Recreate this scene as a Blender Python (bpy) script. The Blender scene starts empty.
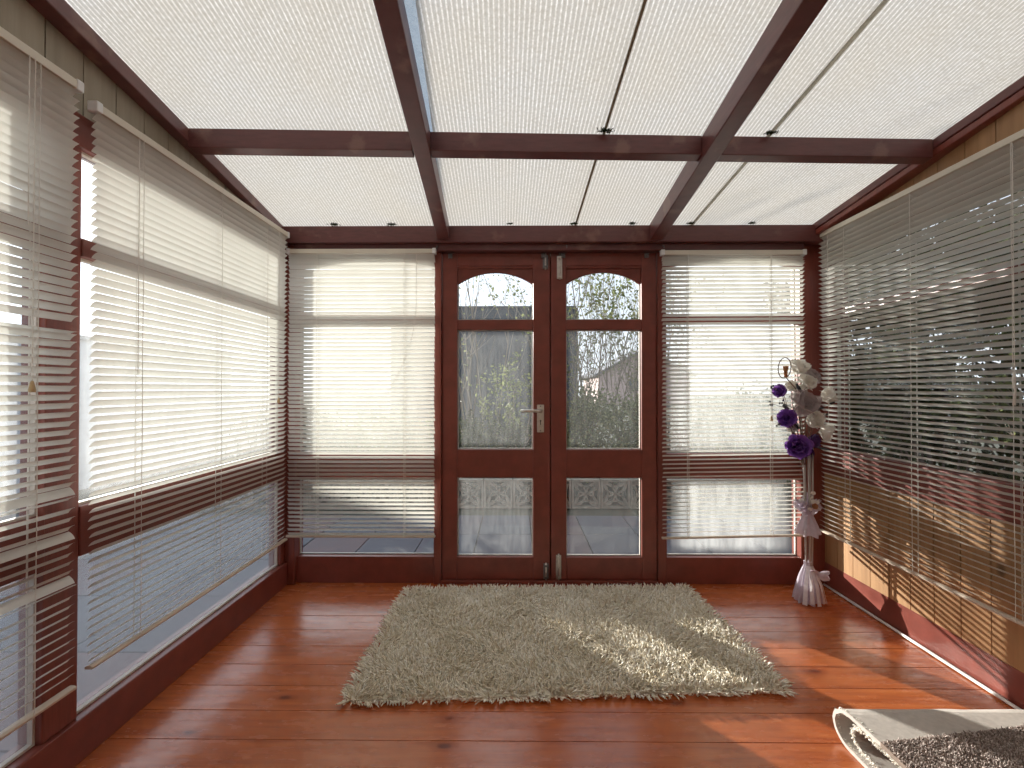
import bpy, math, random
import numpy as np
from mathutils import Vector, Matrix

C = bpy.context.scene.collection
sc = bpy.context.scene
R = math.radians
random.seed(7)

# ------------------------------------------------------------------ camera
cam_d = bpy.data.cameras.new('camera')
cam_d.sensor_width = 36.0
cam_d.lens = 470.0 / 1024.0 * 36.0
cam_d.clip_start = 0.02
cam_d.clip_end = 400
cam = bpy.data.objects.new('camera', cam_d)
cam.location = (0, 0, 1.18)
cam.rotation_euler = (R(90.55), 0, R(0.5))
C.objects.link(cam)
sc.camera = cam

# ------------------------------------------------------------------ view
sc.view_settings.view_transform = 'Standard'
sc.view_settings.look = 'None'
sc.view_settings.exposure = 0.0
sc.view_settings.gamma = 1.0
sc.view_settings.use_curve_mapping = False
sc.cycles.use_denoising = True
sc.cycles.max_bounces = 12
sc.cycles.diffuse_bounces = 6
sc.cycles.glossy_bounces = 4
sc.cycles.transmission_bounces = 8
sc.cycles.transparent_max_bounces = 32
sc.cycles.sample_clamp_indirect = 6.0
sc.cycles.caustics_reflective = False
sc.cycles.caustics_refractive = False

# ------------------------------------------------------------------ sun and sky
AZ, EL = R(39.7), R(10.8)               # low winter sun, ahead and to the left
SUN = Vector((-math.sin(AZ) * math.cos(EL), math.cos(AZ) * math.cos(EL), math.sin(EL)))
sun_d = bpy.data.lights.new('sun', 'SUN')
sun_d.energy = 13.0
sun_d.angle = R(0.7)
sun_d.color = (1.0, 0.92, 0.82)
sun = bpy.data.objects.new('sun', sun_d)
sun.rotation_euler = SUN.to_track_quat('Z', 'Y').to_euler()
sun.location = (-6, 8, 6)
C.objects.link(sun)

world = bpy.data.worlds.new('sky')
sc.world = world
world.use_nodes = True
nt = world.node_tree
nt.nodes.clear()
wo = nt.nodes.new('ShaderNodeOutputWorld')
bg = nt.nodes.new('ShaderNodeBackground')
tc = nt.nodes.new('ShaderNodeTexCoord')
sep = nt.nodes.new('ShaderNodeSeparateXYZ')
nt.links.new(tc.outputs['Generated'], sep.inputs[0])
ramp = nt.nodes.new('ShaderNodeValToRGB')
ramp.color_ramp.elements[0].position = 0.0
ramp.color_ramp.elements[0].color = (0.93, 0.95, 1.0, 1)
ramp.color_ramp.elements[1].position = 0.8
ramp.color_ramp.elements[1].color = (0.55, 0.68, 0.90, 1)
nt.links.new(sep.outputs['Z'], ramp.inputs[0])
noi = nt.nodes.new('ShaderNodeTexNoise')
noi.inputs['Scale'].default_value = 2.2
noi.inputs['Detail'].default_value = 5
nt.links.new(tc.outputs['Generated'], noi.inputs['Vector'])
cr = nt.nodes.new('ShaderNodeValToRGB')
cr.color_ramp.elements[0].position = 0.40
cr.color_ramp.elements[1].position = 0.66
nt.links.new(noi.outputs['Fac'], cr.inputs[0])
mx = nt.nodes.new('ShaderNodeMix'); mx.data_type = 'RGBA'
nt.links.new(cr.outputs['Color'], mx.inputs['Factor'])
nt.links.new(ramp.outputs['Color'], mx.inputs['A'])
mx.inputs['B'].default_value = (0.97, 0.97, 0.97, 1)
dot = nt.nodes.new('ShaderNodeVectorMath'); dot.operation = 'DOT_PRODUCT'
nt.links.new(tc.outputs['Generated'], dot.inputs[0])
dot.inputs[1].default_value = SUN
pw = nt.nodes.new('ShaderNodeMath'); pw.operation = 'POWER'
mxm = nt.nodes.new('ShaderNodeMath'); mxm.operation = 'MAXIMUM'; mxm.inputs[1].default_value = 0
nt.links.new(dot.outputs['Value'], mxm.inputs[0])
nt.links.new(mxm.outputs[0], pw.inputs[0]); pw.inputs[1].default_value = 6
ml = nt.nodes.new('ShaderNodeMath'); ml.operation = 'MULTIPLY_ADD'
nt.links.new(pw.outputs[0], ml.inputs[0]); ml.inputs[1].default_value = 1.6; ml.inputs[2].default_value = 1.3
nt.links.new(mx.outputs['Result'], bg.inputs['Color'])
nt.links.new(ml.outputs[0], bg.inputs['Strength'])
nt.links.new(bg.outputs[0], wo.inputs[0])


# ------------------------------------------------------------------ helpers
class MB:
    def __init__(s):
        s.v = []; s.f = []

    def raw(s, v, f):
        b = len(s.v); s.v += [tuple(p) for p in v]; s.f += [tuple(i + b for i in q) for q in f]
        return s

    def box(s, x0, x1, y0, y1, z0, z1):
        v = [(x, y, z) for x in (x0, x1) for y in (y0, y1) for z in (z0, z1)]
        return s.raw(v, [(0, 1, 3, 2), (4, 6, 7, 5), (0, 4, 5, 1), (2, 3, 7, 6), (0, 2, 6, 4), (1, 5, 7, 3)])

    def beam(s, p0, p1, w, h, up=(0, 0, 1)):
        p0 = Vector(p0); p1 = Vector(p1); d = (p1 - p0).normalized()
        a = d.cross(Vector(up)).normalized(); b = a.cross(d).normalized()
        v = []
        for p in (p0, p1):
            for i, j in ((-1, -1), (1, -1), (1, 1), (-1, 1)):
                v.append(p + a * (i * w / 2) + b * (j * h / 2))
        return s.raw(v, [(0, 3, 2, 1), (4, 5, 6, 7), (0, 1, 5, 4), (1, 2, 6, 5), (2, 3, 7, 6), (3, 0, 4, 7)])

    def tube(s, pts, r, n=8, cap=True):
        pts = [Vector(p) for p in pts]
        rr = r if hasattr(r, '__len__') else [r] * len(pts)
        v = []; f = []; prev = None
        for i, p in enumerate(pts):
            d = (pts[min(i + 1, len(pts) - 1)] - pts[max(i - 1, 0)])
            if d.length < 1e-9: d = Vector((0, 0, 1))
            d.normalize()
            if prev is None:
                a = d.cross(Vector((0, 0, 1)))
                if a.length < 0.05: a = d.cross(Vector((1, 0, 0)))
            else:
                a = prev - d * prev.dot(d)
                if a.length < 1e-5: a = d.orthogonal()
            a.normalize(); prev = a; b = d.cross(a)
            for k in range(n):
                t = 2 * math.pi * k / n
                v.append(p + (a * math.cos(t) + b * math.sin(t)) * rr[i])
        for i in range(len(pts) - 1):
            for k in range(n):
                f.append((i * n + k, i * n + (k + 1) % n, (i + 1) * n + (k + 1) % n, (i + 1) * n + k))
        if cap:
            f.append(tuple(range(n - 1, -1, -1))); f.append(tuple(range((len(pts) - 1) * n, len(pts) * n)))
        return s.raw(v, f)

    def lathe(s, c, prof, n=16, sx=1, sy=1):
        v = []; f = []
        for (r, z) in prof:
            for k in range(n):
                t = 2 * math.pi * k / n
                v.append((c[0] + r * sx * math.cos(t), c[1] + r * sy * math.sin(t), c[2] + z))
        for i in range(len(prof) - 1):
            for k in range(n):
                f.append((i * n + k, i * n + (k + 1) % n, (i + 1) * n + (k + 1) % n, (i + 1) * n + k))
        f.append(tuple(range(n - 1, -1, -1))); f.append(tuple(range((len(prof) - 1) * n, len(prof) * n)))
        return s.raw(v, f)

    def columns(s, xs, lo, hi, y0, y1, swap=False):
        """solid between the curves lo(x) and hi(x), from y0 to y1"""
        v = []; f = []
        for x in xs:
            for y in (y0, y1):
                for z in (lo(x), hi(x)):
                    v.append((y, x, z) if swap else (x, y, z))
        n = len(xs)
        for i in range(n - 1):
            a = i * 4; b = a + 4
            f += [(a, b, b + 1, a + 1), (a + 2, a + 3, b + 3, b + 2), (a + 1, b + 1, b + 3, a + 3), (a, a + 2, b + 2, b)]
        f += [(0, 1, 3, 2), ((n - 1) * 4, (n - 1) * 4 + 2, (n - 1) * 4 + 3, (n - 1) * 4 + 1)]
        return s.raw(v, f)

    def build(s, name, mat, parent=None, smooth=False, bevel=0.0, origin=None):
        return mesh_obj(name, s.v, s.f, mat, parent, smooth, bevel, origin)


def world_loc(o):
    p = Vector((0, 0, 0))
    while o is not None:
        p += o.location; o = o.parent
    return p


def mesh_obj(name, v, f, mat, parent=None, smooth=False, bevel=0.0, origin=None):
    a = np.array(v, dtype=np.float64).reshape(-1, 3)
    mn, mxx = a.min(0), a.max(0)
    if origin is None:
        origin = ((mn[0] + mxx[0]) / 2, (mn[1] + mxx[1]) / 2, mn[2])
    origin = Vector(origin)
    a = a - np.array(origin)
    me = bpy.data.meshes.new(name)
    if isinstance(f, np.ndarray):
        k = f.shape[1]; nf = f.shape[0]
        me.vertices.add(len(a)); me.vertices.foreach_set('co', a.ravel().astype(np.float32))
        me.loops.add(nf * k); me.loops.foreach_set('vertex_index', f.ravel().astype(np.int32))
        me.polygons.add(nf)
        me.polygons.foreach_set('loop_start', np.arange(0, nf * k, k, dtype=np.int32))
        me.update(calc_edges=True)
    else:
        me.from_pydata([tuple(p) for p in a], [], f)
    me.update()
    me.materials.append(mat)
    o = bpy.data.objects.new(name, me)
    C.objects.link(o)
    if parent is not None:
        o.parent = parent
        o.location = origin - world_loc(parent)
    else:
        o.location = origin
    if smooth:
        me.polygons.foreach_set('use_smooth', [True] * len(me.polygons))
    if bevel > 0:
        m = o.modifiers.new('bevel', 'BEVEL'); m.width = bevel; m.segments = 2; m.limit_method = 'ANGLE'
    return o


def root(name, loc, label, cat, group=None, kind=None):
    o = bpy.data.objects.new(name, None)
    o.location = loc; o.empty_display_size = 0.1
    C.objects.link(o)
    return tag(o, label, cat, group, kind)


def tag(o, label, cat, group=None, kind=None):
    o['label'] = label; o['category'] = cat
    if group: o['group'] = group
    if kind: o['kind'] = kind
    return o


# ------------------------------------------------------------------ material helpers
def new_mat(name):
    m = bpy.data.materials.new(name); m.use_nodes = True
    t = m.node_tree; t.nodes.clear()
    return m, t, t.nodes.new('ShaderNodeOutputMaterial')


def N(t, kind, **kw):
    n = t.nodes.new(kind)
    for k, v in kw.items():
        if k.startswith('i_'): n.inputs[k[2:].replace('_', ' ')].default_value = v
        else: setattr(n, k, v)
    return n


def L(t, a, b): t.links.new(a, b)


def coords(t, scale=(1, 1, 1), kind='Object'):
    c = N(t, 'ShaderNodeTexCoord'); m = N(t, 'ShaderNodeMapping')
    m.inputs['Scale'].default_value = scale
    L(t, c.outputs[kind], m.inputs['Vector'])
    return m.outputs['Vector']


def noise(t, vec, scale, detail=4, rough=0.55):
    n = N(t, 'ShaderNodeTexNoise'); n.inputs['Scale'].default_value = scale
    n.inputs['Detail'].default_value = detail; n.inputs['Roughness'].default_value = rough
    L(t, vec, n.inputs['Vector'])
    return n.outputs['Fac']


def rampn(t, fac, stops):
    r = N(t, 'ShaderNodeValToRGB'); e = r.color_ramp.elements
    while len(e) < len(stops): e.new(0.5)
    for i, (p, c) in enumerate(stops):
        e[i].position = p
        e[i].color = (c, c, c, 1) if not hasattr(c, '__len__') else (*c, 1)
    L(t, fac, r.inputs[0])
    return r.outputs['Color']


def mixc(t, fac, a, b, blend='MIX'):
    m = N(t, 'ShaderNodeMix', data_type='RGBA', blend_type=blend)
    for s, val in (('Factor', fac), ('A', a), ('B', b)):
        if hasattr(val, 'is_linked') or isinstance(val, bpy.types.NodeSocket): L(t, val, m.inputs[s])
        elif hasattr(val, '__len__'): m.inputs[s].default_value = (*val, 1)
        else: m.inputs[s].default_value = val
    return m.outputs['Result']


def math_(t, op, a, b=None, c=None):
    m = N(t, 'ShaderNodeMath', operation=op)
    for i, v in enumerate((a, b, c)):
        if v is None: continue
        if isinstance(v, bpy.types.NodeSocket): L(t, v, m.inputs[i])
        else: m.inputs[i].default_value = v
    return m.outputs[0]


def bump(t, h, strength=0.3, dist=0.01):
    b = N(t, 'ShaderNodeBump'); b.inputs['Strength'].default_value = strength; b.inputs['Distance'].default_value = dist
    L(t, h, b.inputs['Height'])
    return b.outputs['Normal']


def simple(name, col, rough=0.5, metal=0.0, spec=0.5, var=0.12, vscale=8, bumpy=0.0, stretch=(1, 1, 1)):
    m, t, out = new_mat(name)
    p = N(t, 'ShaderNodeBsdfPrincipled')
    v = coords(t, stretch); f = noise(t, v, vscale)
    dark = tuple(c * (1 - var) for c in col); lite = tuple(min(1, c * (1 + var)) for c in col)
    L(t, rampn(t, f, [(0.3, dark), (0.7, lite)]), p.inputs['Base Color'])
    p.inputs['Roughness'].default_value = rough; p.inputs['Metallic'].default_value = metal
    p.inputs['Specular IOR Level'].default_value = spec
    if bumpy: L(t, bump(t, f, bumpy, 0.004), p.inputs['Normal'])
    L(t, p.outputs[0], out.inputs[0])
    return m


def island_mat(name, c0, c1, rough=0.7, trans=0.0, spec=0.2, mid=None):
    """every loose piece (leaf, tuft, petal) takes its own tone"""
    m, t, out = new_mat(name)
    g = N(t, 'ShaderNodeNewGeometry')
    stops = [(0.0, c0), (1.0, c1)] if mid is None else [(0.0, c0), (0.5, mid), (1.0, c1)]
    col = rampn(t, g.outputs['Random Per Island'], stops)
    p = N(t, 'ShaderNodeBsdfPrincipled'); L(t, col, p.inputs['Base Color'])
    p.inputs['Roughness'].default_value = rough; p.inputs['Specular IOR Level'].default_value = spec
    if trans:
        tr = N(t, 'ShaderNodeBsdfTranslucent'); L(t, col, tr.inputs['Color'])
        mxs = N(t, 'ShaderNodeMixShader'); mxs.inputs[0].default_value = trans
        L(t, p.outputs[0], mxs.inputs[1]); L(t, tr.outputs[0], mxs.inputs[2]); L(t, mxs.outputs[0], out.inputs[0])
    else:
        L(t, p.outputs[0], out.inputs[0])
    return m


def sheer_mat(name, col, trans=0.45, clear=0.0, rough=0.5, vein=0.0):
    m, t, out = new_mat(name)
    p = N(t, 'ShaderNodeBsdfPrincipled'); p.inputs['Roughness'].default_value = rough
    v = coords(t); f = noise(t, v, 60)
    c = rampn(t, f, [(0.3, tuple(x * 0.86 for x in col)), (0.7, col)])
    L(t, c, p.inputs['Base Color'])
    tr = N(t, 'ShaderNodeBsdfTranslucent'); L(t, c, tr.inputs['Color'])
    a = N(t, 'ShaderNodeMixShader'); a.inputs[0].default_value = trans
    L(t, p.outputs[0], a.inputs[1]); L(t, tr.outputs[0], a.inputs[2])
    last = a
    if clear:
        tp = N(t, 'ShaderNodeBsdfTransparent')
        b = N(t, 'ShaderNodeMixShader'); b.inputs[0].default_value = clear
        L(t, a.outputs[0], b.inputs[1]); L(t, tp.outputs[0], b.inputs[2]); last = b
    L(t, last.outputs[0], out.inputs[0])
    return m


def glass_mat(name, fog=0.0, margin=0.12, axis='X', tint=(0.93, 0.96, 0.97), streak=1.0, base=0.02):
    """window glass; fog = condensation lying on the pane, thickest away from its edges"""
    m, t, out = new_mat(name)
    tp = N(t, 'ShaderNodeBsdfTransparent'); tp.inputs['Color'].default_value = (*tint, 1)
    gl = N(t, 'ShaderNodeBsdfGlossy'); gl.inputs['Roughness'].default_value = 0.01
    gg = N(t, 'ShaderNodeNewGeometry'); dp = N(t, 'ShaderNodeVectorMath', operation='DOT_PRODUCT')
    L(t, gg.outputs['Incoming'], dp.inputs[0]); L(t, gg.outputs['Normal'], dp.inputs[1])
    schl = math_(t, 'POWER', math_(t, 'SUBTRACT', 1.0, math_(t, 'ABSOLUTE', dp.outputs['Value'])), 5.0)
    fr = math_(t, 'MULTIPLY_ADD', schl, 0.7, 0.03)
    a = N(t, 'ShaderNodeMixShader')
    L(t, fr, a.inputs[0]); L(t, tp.outputs[0], a.inputs[1]); L(t, gl.outputs[0], a.inputs[2])
    last = a
    if fog > 0:
        tl = N(t, 'ShaderNodeBsdfTranslucent'); tl.inputs['Color'].default_value = (0.86, 0.88, 0.88, 1)
        df = N(t, 'ShaderNodeBsdfDiffuse'); df.inputs['Color'].default_value = (0.8, 0.82, 0.84, 1)
        w = N(t, 'ShaderNodeMixShader'); w.inputs[0].default_value = 0.2
        L(t, tl.outputs[0], w.inputs[1]); L(t, df.outputs[0], w.inputs[2])
        sp = N(t, 'ShaderNodeSeparateXYZ'); g = N(t, 'ShaderNodeTexCoord'); L(t, g.outputs['Generated'], sp.inputs[0])
        def edge(s, mg):
            d = math_(t, 'MINIMUM', s, math_(t, 'SUBTRACT', 1.0, s))
            q = N(t, 'ShaderNodeMapRange', interpolation_type='SMOOTHSTEP'); q.inputs['From Max'].default_value = mg
            L(t, d, q.inputs['Value']); return q.outputs[0]
        mask = math_(t, 'MULTIPLY', edge(sp.outputs[axis], margin), edge(sp.outputs['Z'], margin * 0.7))
        st = (10, 10, 1.6) if streak else (3, 3, 3)
        nf = noise(t, coords(t, st), 5.0 * max(streak, 0.4), 5)
        nn = rampn(t, nf, [(0.36, 0.55), (0.62, 1.0)])
        fac = math_(t, 'MULTIPLY_ADD', math_(t, 'MULTIPLY', mask, nn), fog, base)
        b = N(t, 'ShaderNodeMixShader'); L(t, fac, b.inputs[0]); L(t, a.outputs[0], b.inputs[1]); L(t, w.outputs[0], b.inputs[2])
        last = b
    L(t, last.outputs[0], out.inputs[0])
    return m


def painted_wood(name, col, stretch=(1, 1, 1), rough=0.35, worn=0.0):
    m, t, out = new_mat(name)
    p = N(t, 'ShaderNodeBsdfPrincipled')
    v = coords(t, stretch); f = noise(t, v, 14, 6)
    c = rampn(t, f, [(0.3, tuple(x * 0.82 for x in col)), (0.7, tuple(x * 1.12 for x in col))])
    if worn:
        w = rampn(t, noise(t, coords(t, (1.2, 1.2, 1.2)), 5.5, 5), [(0.60, 0.0), (0.68, worn)])
        c = mixc(t, w, c, (0.42, 0.26, 0.18))
    L(t, c, p.inputs['Base Color'])
    p.inputs['Roughness'].default_value = rough
    L(t, bump(t, f, 0.12, 0.003), p.inputs['Normal'])
    L(t, p.outputs[0], out.inputs[0])
    return m


def floor_mat():
    m, t, out = new_mat('varnished_pine')
    p = N(t, 'ShaderNodeBsdfPrincipled')
    g = N(t, 'ShaderNodeNewGeometry')
    rnd = g.outputs['Random Per Island']
    base = N(t, 'ShaderNodeTexCoord')
    off = N(t, 'ShaderNodeCombineXYZ'); L(t, math_(t, 'MULTIPLY', rnd, 37.0), off.inputs[0]); L(t, math_(t, 'MULTIPLY', rnd, 11.0), off.inputs[2])
    ad = N(t, 'ShaderNodeVectorMath', operation='ADD'); L(t, base.outputs['Object'], ad.inputs[0]); L(t, off.outputs[0], ad.inputs[1])
    mp = N(t, 'ShaderNodeMapping'); mp.inputs['Scale'].default_value = (1.0, 14.0, 1.0); L(t, ad.outputs[0], mp.inputs['Vector'])
    grain = noise(t, mp.outputs['Vector'], 3.2, 7, 0.6)
    c = rampn(t, grain, [(0.25, (0.32, 0.070, 0.023)), (0.5, (0.50, 0.130, 0.038)), (0.75, (0.60, 0.18, 0.054))])
    c = mixc(t, math_(t, 'MULTIPLY', rnd, 0.35), c, (0.29, 0.065, 0.024))
    # knots
    mp2 = N(t, 'ShaderNodeMapping'); mp2.inputs['Scale'].default_value = (2.6, 5.5, 1.0); L(t, ad.outputs[0], mp2.inputs['Vector'])
    vo = N(t, 'ShaderNodeTexVoronoi'); vo.inputs['Scale'].default_value = 1.0; L(t, mp2.outputs['Vector'], vo.inputs['Vector'])
    k = rampn(t, vo.outputs['Distance'], [(0.035, 1.0), (0.075, 0.0)])
    c = mixc(t, k, c, (0.06, 0.014, 0.007))
    k2 = rampn(t, vo.outputs['Distance'], [(0.05, 0.6), (0.16, 0.0)])
    c = mixc(t, k2, c, (0.24, 0.045, 0.015))
    # dark scuffs
    sc_ = rampn(t, noise(t, coords(t, (1, 2.5, 1)), 1.3, 4), [(0.60, 0.0), (0.75, 0.45)])
    c = mixc(t, sc_, c, (0.14, 0.03, 0.013))
    L(t, c, p.inputs['Base Color'])
    rr = rampn(t, noise(t, coords(t, (1, 3, 1)), 9, 4), [(0.3, 0.17), (0.7, 0.32)])
    L(t, rr, p.inputs['Roughness'])
    p.inputs['Specular IOR Level'].default_value = 0.85
    wav = noise(t, coords(t, (1, 2.2, 1)), 7, 3)
    L(t, bump(t, math_(t, 'ADD', wav, math_(t, 'MULTIPLY', grain, 0.35)), 0.28, 0.006), p.inputs['Normal'])
    L(t, p.outputs[0], out.inputs[0])
    return m


def board_mat(name, c0, c1):
    m, t, out = new_mat(name)
    p = N(t, 'ShaderNodeBsdfPrincipled')
    g = N(t, 'ShaderNodeNewGeometry'); rnd = g.outputs['Random Per Island']
    f = noise(t, coords(t, (16, 16, 1.2)), 2.4, 6)
    c = rampn(t, f, [(0.3, c0), (0.7, c1)])
    c = mixc(t, math_(t, 'MULTIPLY', rnd, 0.4), c, tuple(x * 0.7 for x in c0))
    vo = N(t, 'ShaderNodeTexVoronoi'); vo.inputs['Scale'].default_value = 3.3
    L(t, coords(t, (1.6, 1.6, 1.0)), vo.inputs['Vector'])
    c = mixc(t, rampn(t, vo.outputs['Distance'], [(0.05, 0.8), (0.12, 0.0)]), c, tuple(x * 0.3 for x in c0))
    L(t, c, p.inputs['Base Color']); p.inputs['Roughness'].default_value = 0.5
    L(t, bump(t, f, 0.15, 0.003), p.inputs['Normal'])
    L(t, p.outputs[0], out.inputs[0])
    return m


def roof_mat():
    """ribbed translucent sheet, dirt lying on it"""
    m, t, out = new_mat('ribbed_sheet')
    c = N(t, 'ShaderNodeTexCoord'); sp = N(t, 'ShaderNodeSeparateXYZ'); L(t, c.outputs['Object'], sp.inputs[0])
    fr = math_(t, 'FRACT', math_(t, 'MULTIPLY', sp.outputs['X'], 1 / 0.0160))
    tri = math_(t, 'ABSOLUTE', math_(t, 'SUBTRACT', fr, 0.5))
    rib = rampn(t, tri, [(0.26, 0.0), (0.42, 1.0)])
    d1 = rampn(t, noise(t, coords(t, (1, 1, 1)), 1.7, 6, 0.6), [(0.35, 0.0), (0.7, 1.0)])
    d2 = rampn(t, noise(t, coords(t, (1.6, 1.0, 1)), 75, 4, 0.75), [(0.40, 0.0), (0.62, 1.0)])
    col = mixc(t, rib, (0.56, 0.56, 0.555), (1.0, 1.0, 1.0))
    col = mixc(t, math_(t, 'MULTIPLY', d1, 0.35), col, (0.70, 0.66, 0.58))
    col = mixc(t, math_(t, 'MULTIPLY', d2, 0.55), col, (0.42, 0.395, 0.34))
    tl = N(t, 'ShaderNodeBsdfTranslucent'); L(t, col, tl.inputs['Color'])
    df = N(t, 'ShaderNodeBsdfDiffuse'); df.inputs['Color'].default_value = (0.75, 0.74, 0.70, 1)
    a = N(t, 'ShaderNodeMixShader'); a.inputs[0].default_value = 0.16
    L(t, tl.outputs[0], a.inputs[1]); L(t, df.outputs[0], a.inputs[2])
    L(t, a.outputs[0], out.inputs[0])
    return m


def slab_mat():
    m, t, out = new_mat('paving_slabs')
    p = N(t, 'ShaderNodeBsdfPrincipled')
    g = N(t, 'ShaderNodeNewGeometry'); rnd = g.outputs['Random Per Island']
    c = rampn(t, rnd, [(0.0, (0.09, 0.097, 0.118)), (0.55, (0.12, 0.122, 0.14)), (0.78, (0.125, 0.118, 0.13)), (0.82, (0.165, 0.11, 0.11)), (1.0, (0.155, 0.112, 0.112))])
    f = noise(t, coords(t), 9, 7, 0.65)
    c = mixc(t, rampn(t, f, [(0.35, 0.5), (0.65, 0.0)]), c, (0.09, 0.09, 0.11))
    L(t, c, p.inputs['Base Color']); p.inputs['Roughness'].default_value = 0.75
    L(t, bump(t, f, 0.25, 0.004), p.inputs['Normal'])
    L(t, p.outputs[0], out.inputs[0])
    return m


RED = painted_wood('red_mahogany_stain', (0.205, 0.050, 0.035))
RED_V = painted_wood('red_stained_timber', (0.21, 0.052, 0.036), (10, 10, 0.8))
BEAM = painted_wood('dark_red_beam', (0.135, 0.045, 0.042), (1, 1, 6), worn=0.22)
FLOOR = floor_mat()
TAN = board_mat('tan_cladding', (0.34, 0.175, 0.075), (0.50, 0.285, 0.135))
TAN_SHADE = board_mat('shaded_tan_cladding', (0.30, 0.25, 0.18), (0.40, 0.34, 0.25))  # same tan boards, greyed: the left gable's shade put into the colour
PLASTER = simple('cream_plaster', (0.72, 0.66, 0.56), 0.8, bumpy=0.2, vscale=30)
GLASS = glass_mat('clear_glass')
FOGL = glass_mat('misted_left_glass', 0.28, 0.10, 'Y', base=0.05)
FOGF = glass_mat('misted_front_glass', 0.15, 0.14, 'X', streak=0.5, base=0.05)
FOGD = glass_mat('misted_door_glass', 0.042, 0.10, 'X', base=0.006)
FOGS = glass_mat('misted_low_glass', 0.07, 0.04, 'Y', base=0.13, streak=0)
FOGT = glass_mat('lightly_misted_glass', 0.02, 0.10, 'X', base=0.002)
FOGR = glass_mat('faintly_misted_glass', 0.018, 0.10, 'X', base=0.006)
FOGP = glass_mat('patchy_misted_glass', 0.20, 0.22, 'X', streak=0.5, base=0.004)
ROOFM = roof_mat()
CLEARS = glass_mat('clear_roof_strip', 0.15, 0.4, 'X', tint=(0.40, 0.45, 0.50), base=0.05)
REBATE_LIT = simple('sunlit_rebate_tone', (0.62, 0.56, 0.50), 0.6)  # pale strip round each pane: sunlight on the outer rebates put into colour
WHITEP = simple('cream_blind_rail', (0.70, 0.65, 0.55), 0.4, var=0.04)
RAIL_BACKLIT = simple('backlit_blind_rail', (0.58, 0.49, 0.40), 0.4, var=0.04)  # cream rail darkened to tan, its backlit shade put into the colour
CAPP = simple('white_plastic_cap', (0.80, 0.80, 0.80), 0.35, var=0.04)
CORD = simple('white_blind_cord', (0.75, 0.73, 0.68), 0.8, var=0.04)
TASSEL = simple('tan_wooden_tassel', (0.50, 0.35, 0.18), 0.5)
STEEL = simple('brushed_steel', (0.62, 0.58, 0.54), 0.35, 1.0, var=0.15, vscale=40)
DKMET = simple('tarnished_metal', (0.20, 0.19, 0.19), 0.5, 0.7)
BLACK = simple('black_keyhole', (0.01, 0.01, 0.01), 0.6)
CABLE = simple('white_cable_cover', (0.78, 0.76, 0.74), 0.4, var=0.04)
MOSSM = island_mat('dark_moss', (0.02, 0.03, 0.015), (0.06, 0.07, 0.03), 0.9)


def slat_mat():
    m, t, out = new_mat('white_slats')
    p = N(t, 'ShaderNodeBsdfPrincipled'); p.inputs['Base Color'].default_value = (0.80, 0.79, 0.74, 1)
    p.inputs['Roughness'].default_value = 0.42; p.inputs['Specular IOR Level'].default_value = 0.35
    f = noise(t, coords(t, (1, 1, 1)), 3, 3)
    L(t, rampn(t, f, [(0.3, (0.74, 0.73, 0.68)), (0.7, (0.82, 0.81, 0.77))]), p.inputs['Base Color'])
    tl = N(t, 'ShaderNodeBsdfTranslucent'); tl.inputs['Color'].default_value = (0.66, 0.65, 0.60, 1)
    a = N(t, 'ShaderNodeMixShader'); a.inputs[0].default_value = 0.30
    L(t, p.outputs[0], a.inputs[1]); L(t, tl.outputs[0], a.inputs[2]); L(t, a.outputs[0], out.inputs[0])
    return m


SLAT = slat_mat()

# ------------------------------------------------------------------ key planes of the room
FY = 2.855            # inner face of the front wall and of the doors
XL, XR = -1.375, 1.85 # inner faces of the side walls
YB = -0.75            # back wall
def sheet_z(y): return 2.15 + 0.143 * (2.82 - y)

# ------------------------------------------------------------------ floor
mb = MB(); y = FY + 0.02; bw = 0.1435
while y > YB:
    mb.box(XL - 0.08, XR + 0.05, y - bw + 0.0022, y, -0.022, 0.0)
    y -= bw
fl = mb.build('floor', FLOOR, bevel=0.0012)
tag(fl, 'orange-red varnished pine floorboards running across the room', 'floor', kind='structure')
fb = MB().box(XL - 0.09, XR + 0.06, YB, FY + 0.1, -0.06, -0.0225).build('subfloor', BLACK, fl)

# ------------------------------------------------------------------ front wall
wf = root('wall_front', (0.2, FY, 0), 'red timber front wall with two side windows and double doors', 'wall', kind='structure')
DY0, DY1 = FY, FY + 0.07
def fbox(name, x0, x1, z0, z1, y0=FY, y1=FY + 0.07, mat=RED, par=wf, bev=0.004):
    return MB().box(x0, x1, y0, y1, z0, z1).build(name, mat, par, bevel=bev)
fbox('post', -1.46, -1.335, 0, 2.045, FY - 0.03, FY + 0.09, RED_V)
fbox('post', 1.712, 1.90, 0, 2.045, FY - 0.01, FY + 0.09, RED_V)
fbox('jamb', -0.497, -0.452, 0, 2.005, FY - 0.02, FY + 0.09, RED_V)
fbox('jamb', 0.853, 0.905, 0, 2.005, FY - 0.02, FY + 0.09, RED_V)
fbox('threshold', -0.452, 0.853, 0.0, 0.024, FY - 0.02, FY + 0.10)
# header beam under the roof sheet
MB().box(-1.47, 1.96, 2.765, 2.90, 2.045, 2.143).build('header_beam', BEAM, wf, bevel=0.004)
MB().box(-1.335, 1.712, 2.80, 2.90, 2.005, 2.045).build('head_rail', BEAM, wf, bevel=0.003)


def arch_fn(x0, x1, zs, zc):
    w = (x1 - x0) / 2; s = zc - zs; r = (w * w + s * s) / (2 * s); cx = (x0 + x1) / 2
    return lambda x: zc - r + math.sqrt(max(0, r * r - (x - cx) ** 2))


def xs_of(x0, x1, n=20): return [x0 + (x1 - x0) * i / n for i in range(n + 1)]


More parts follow.
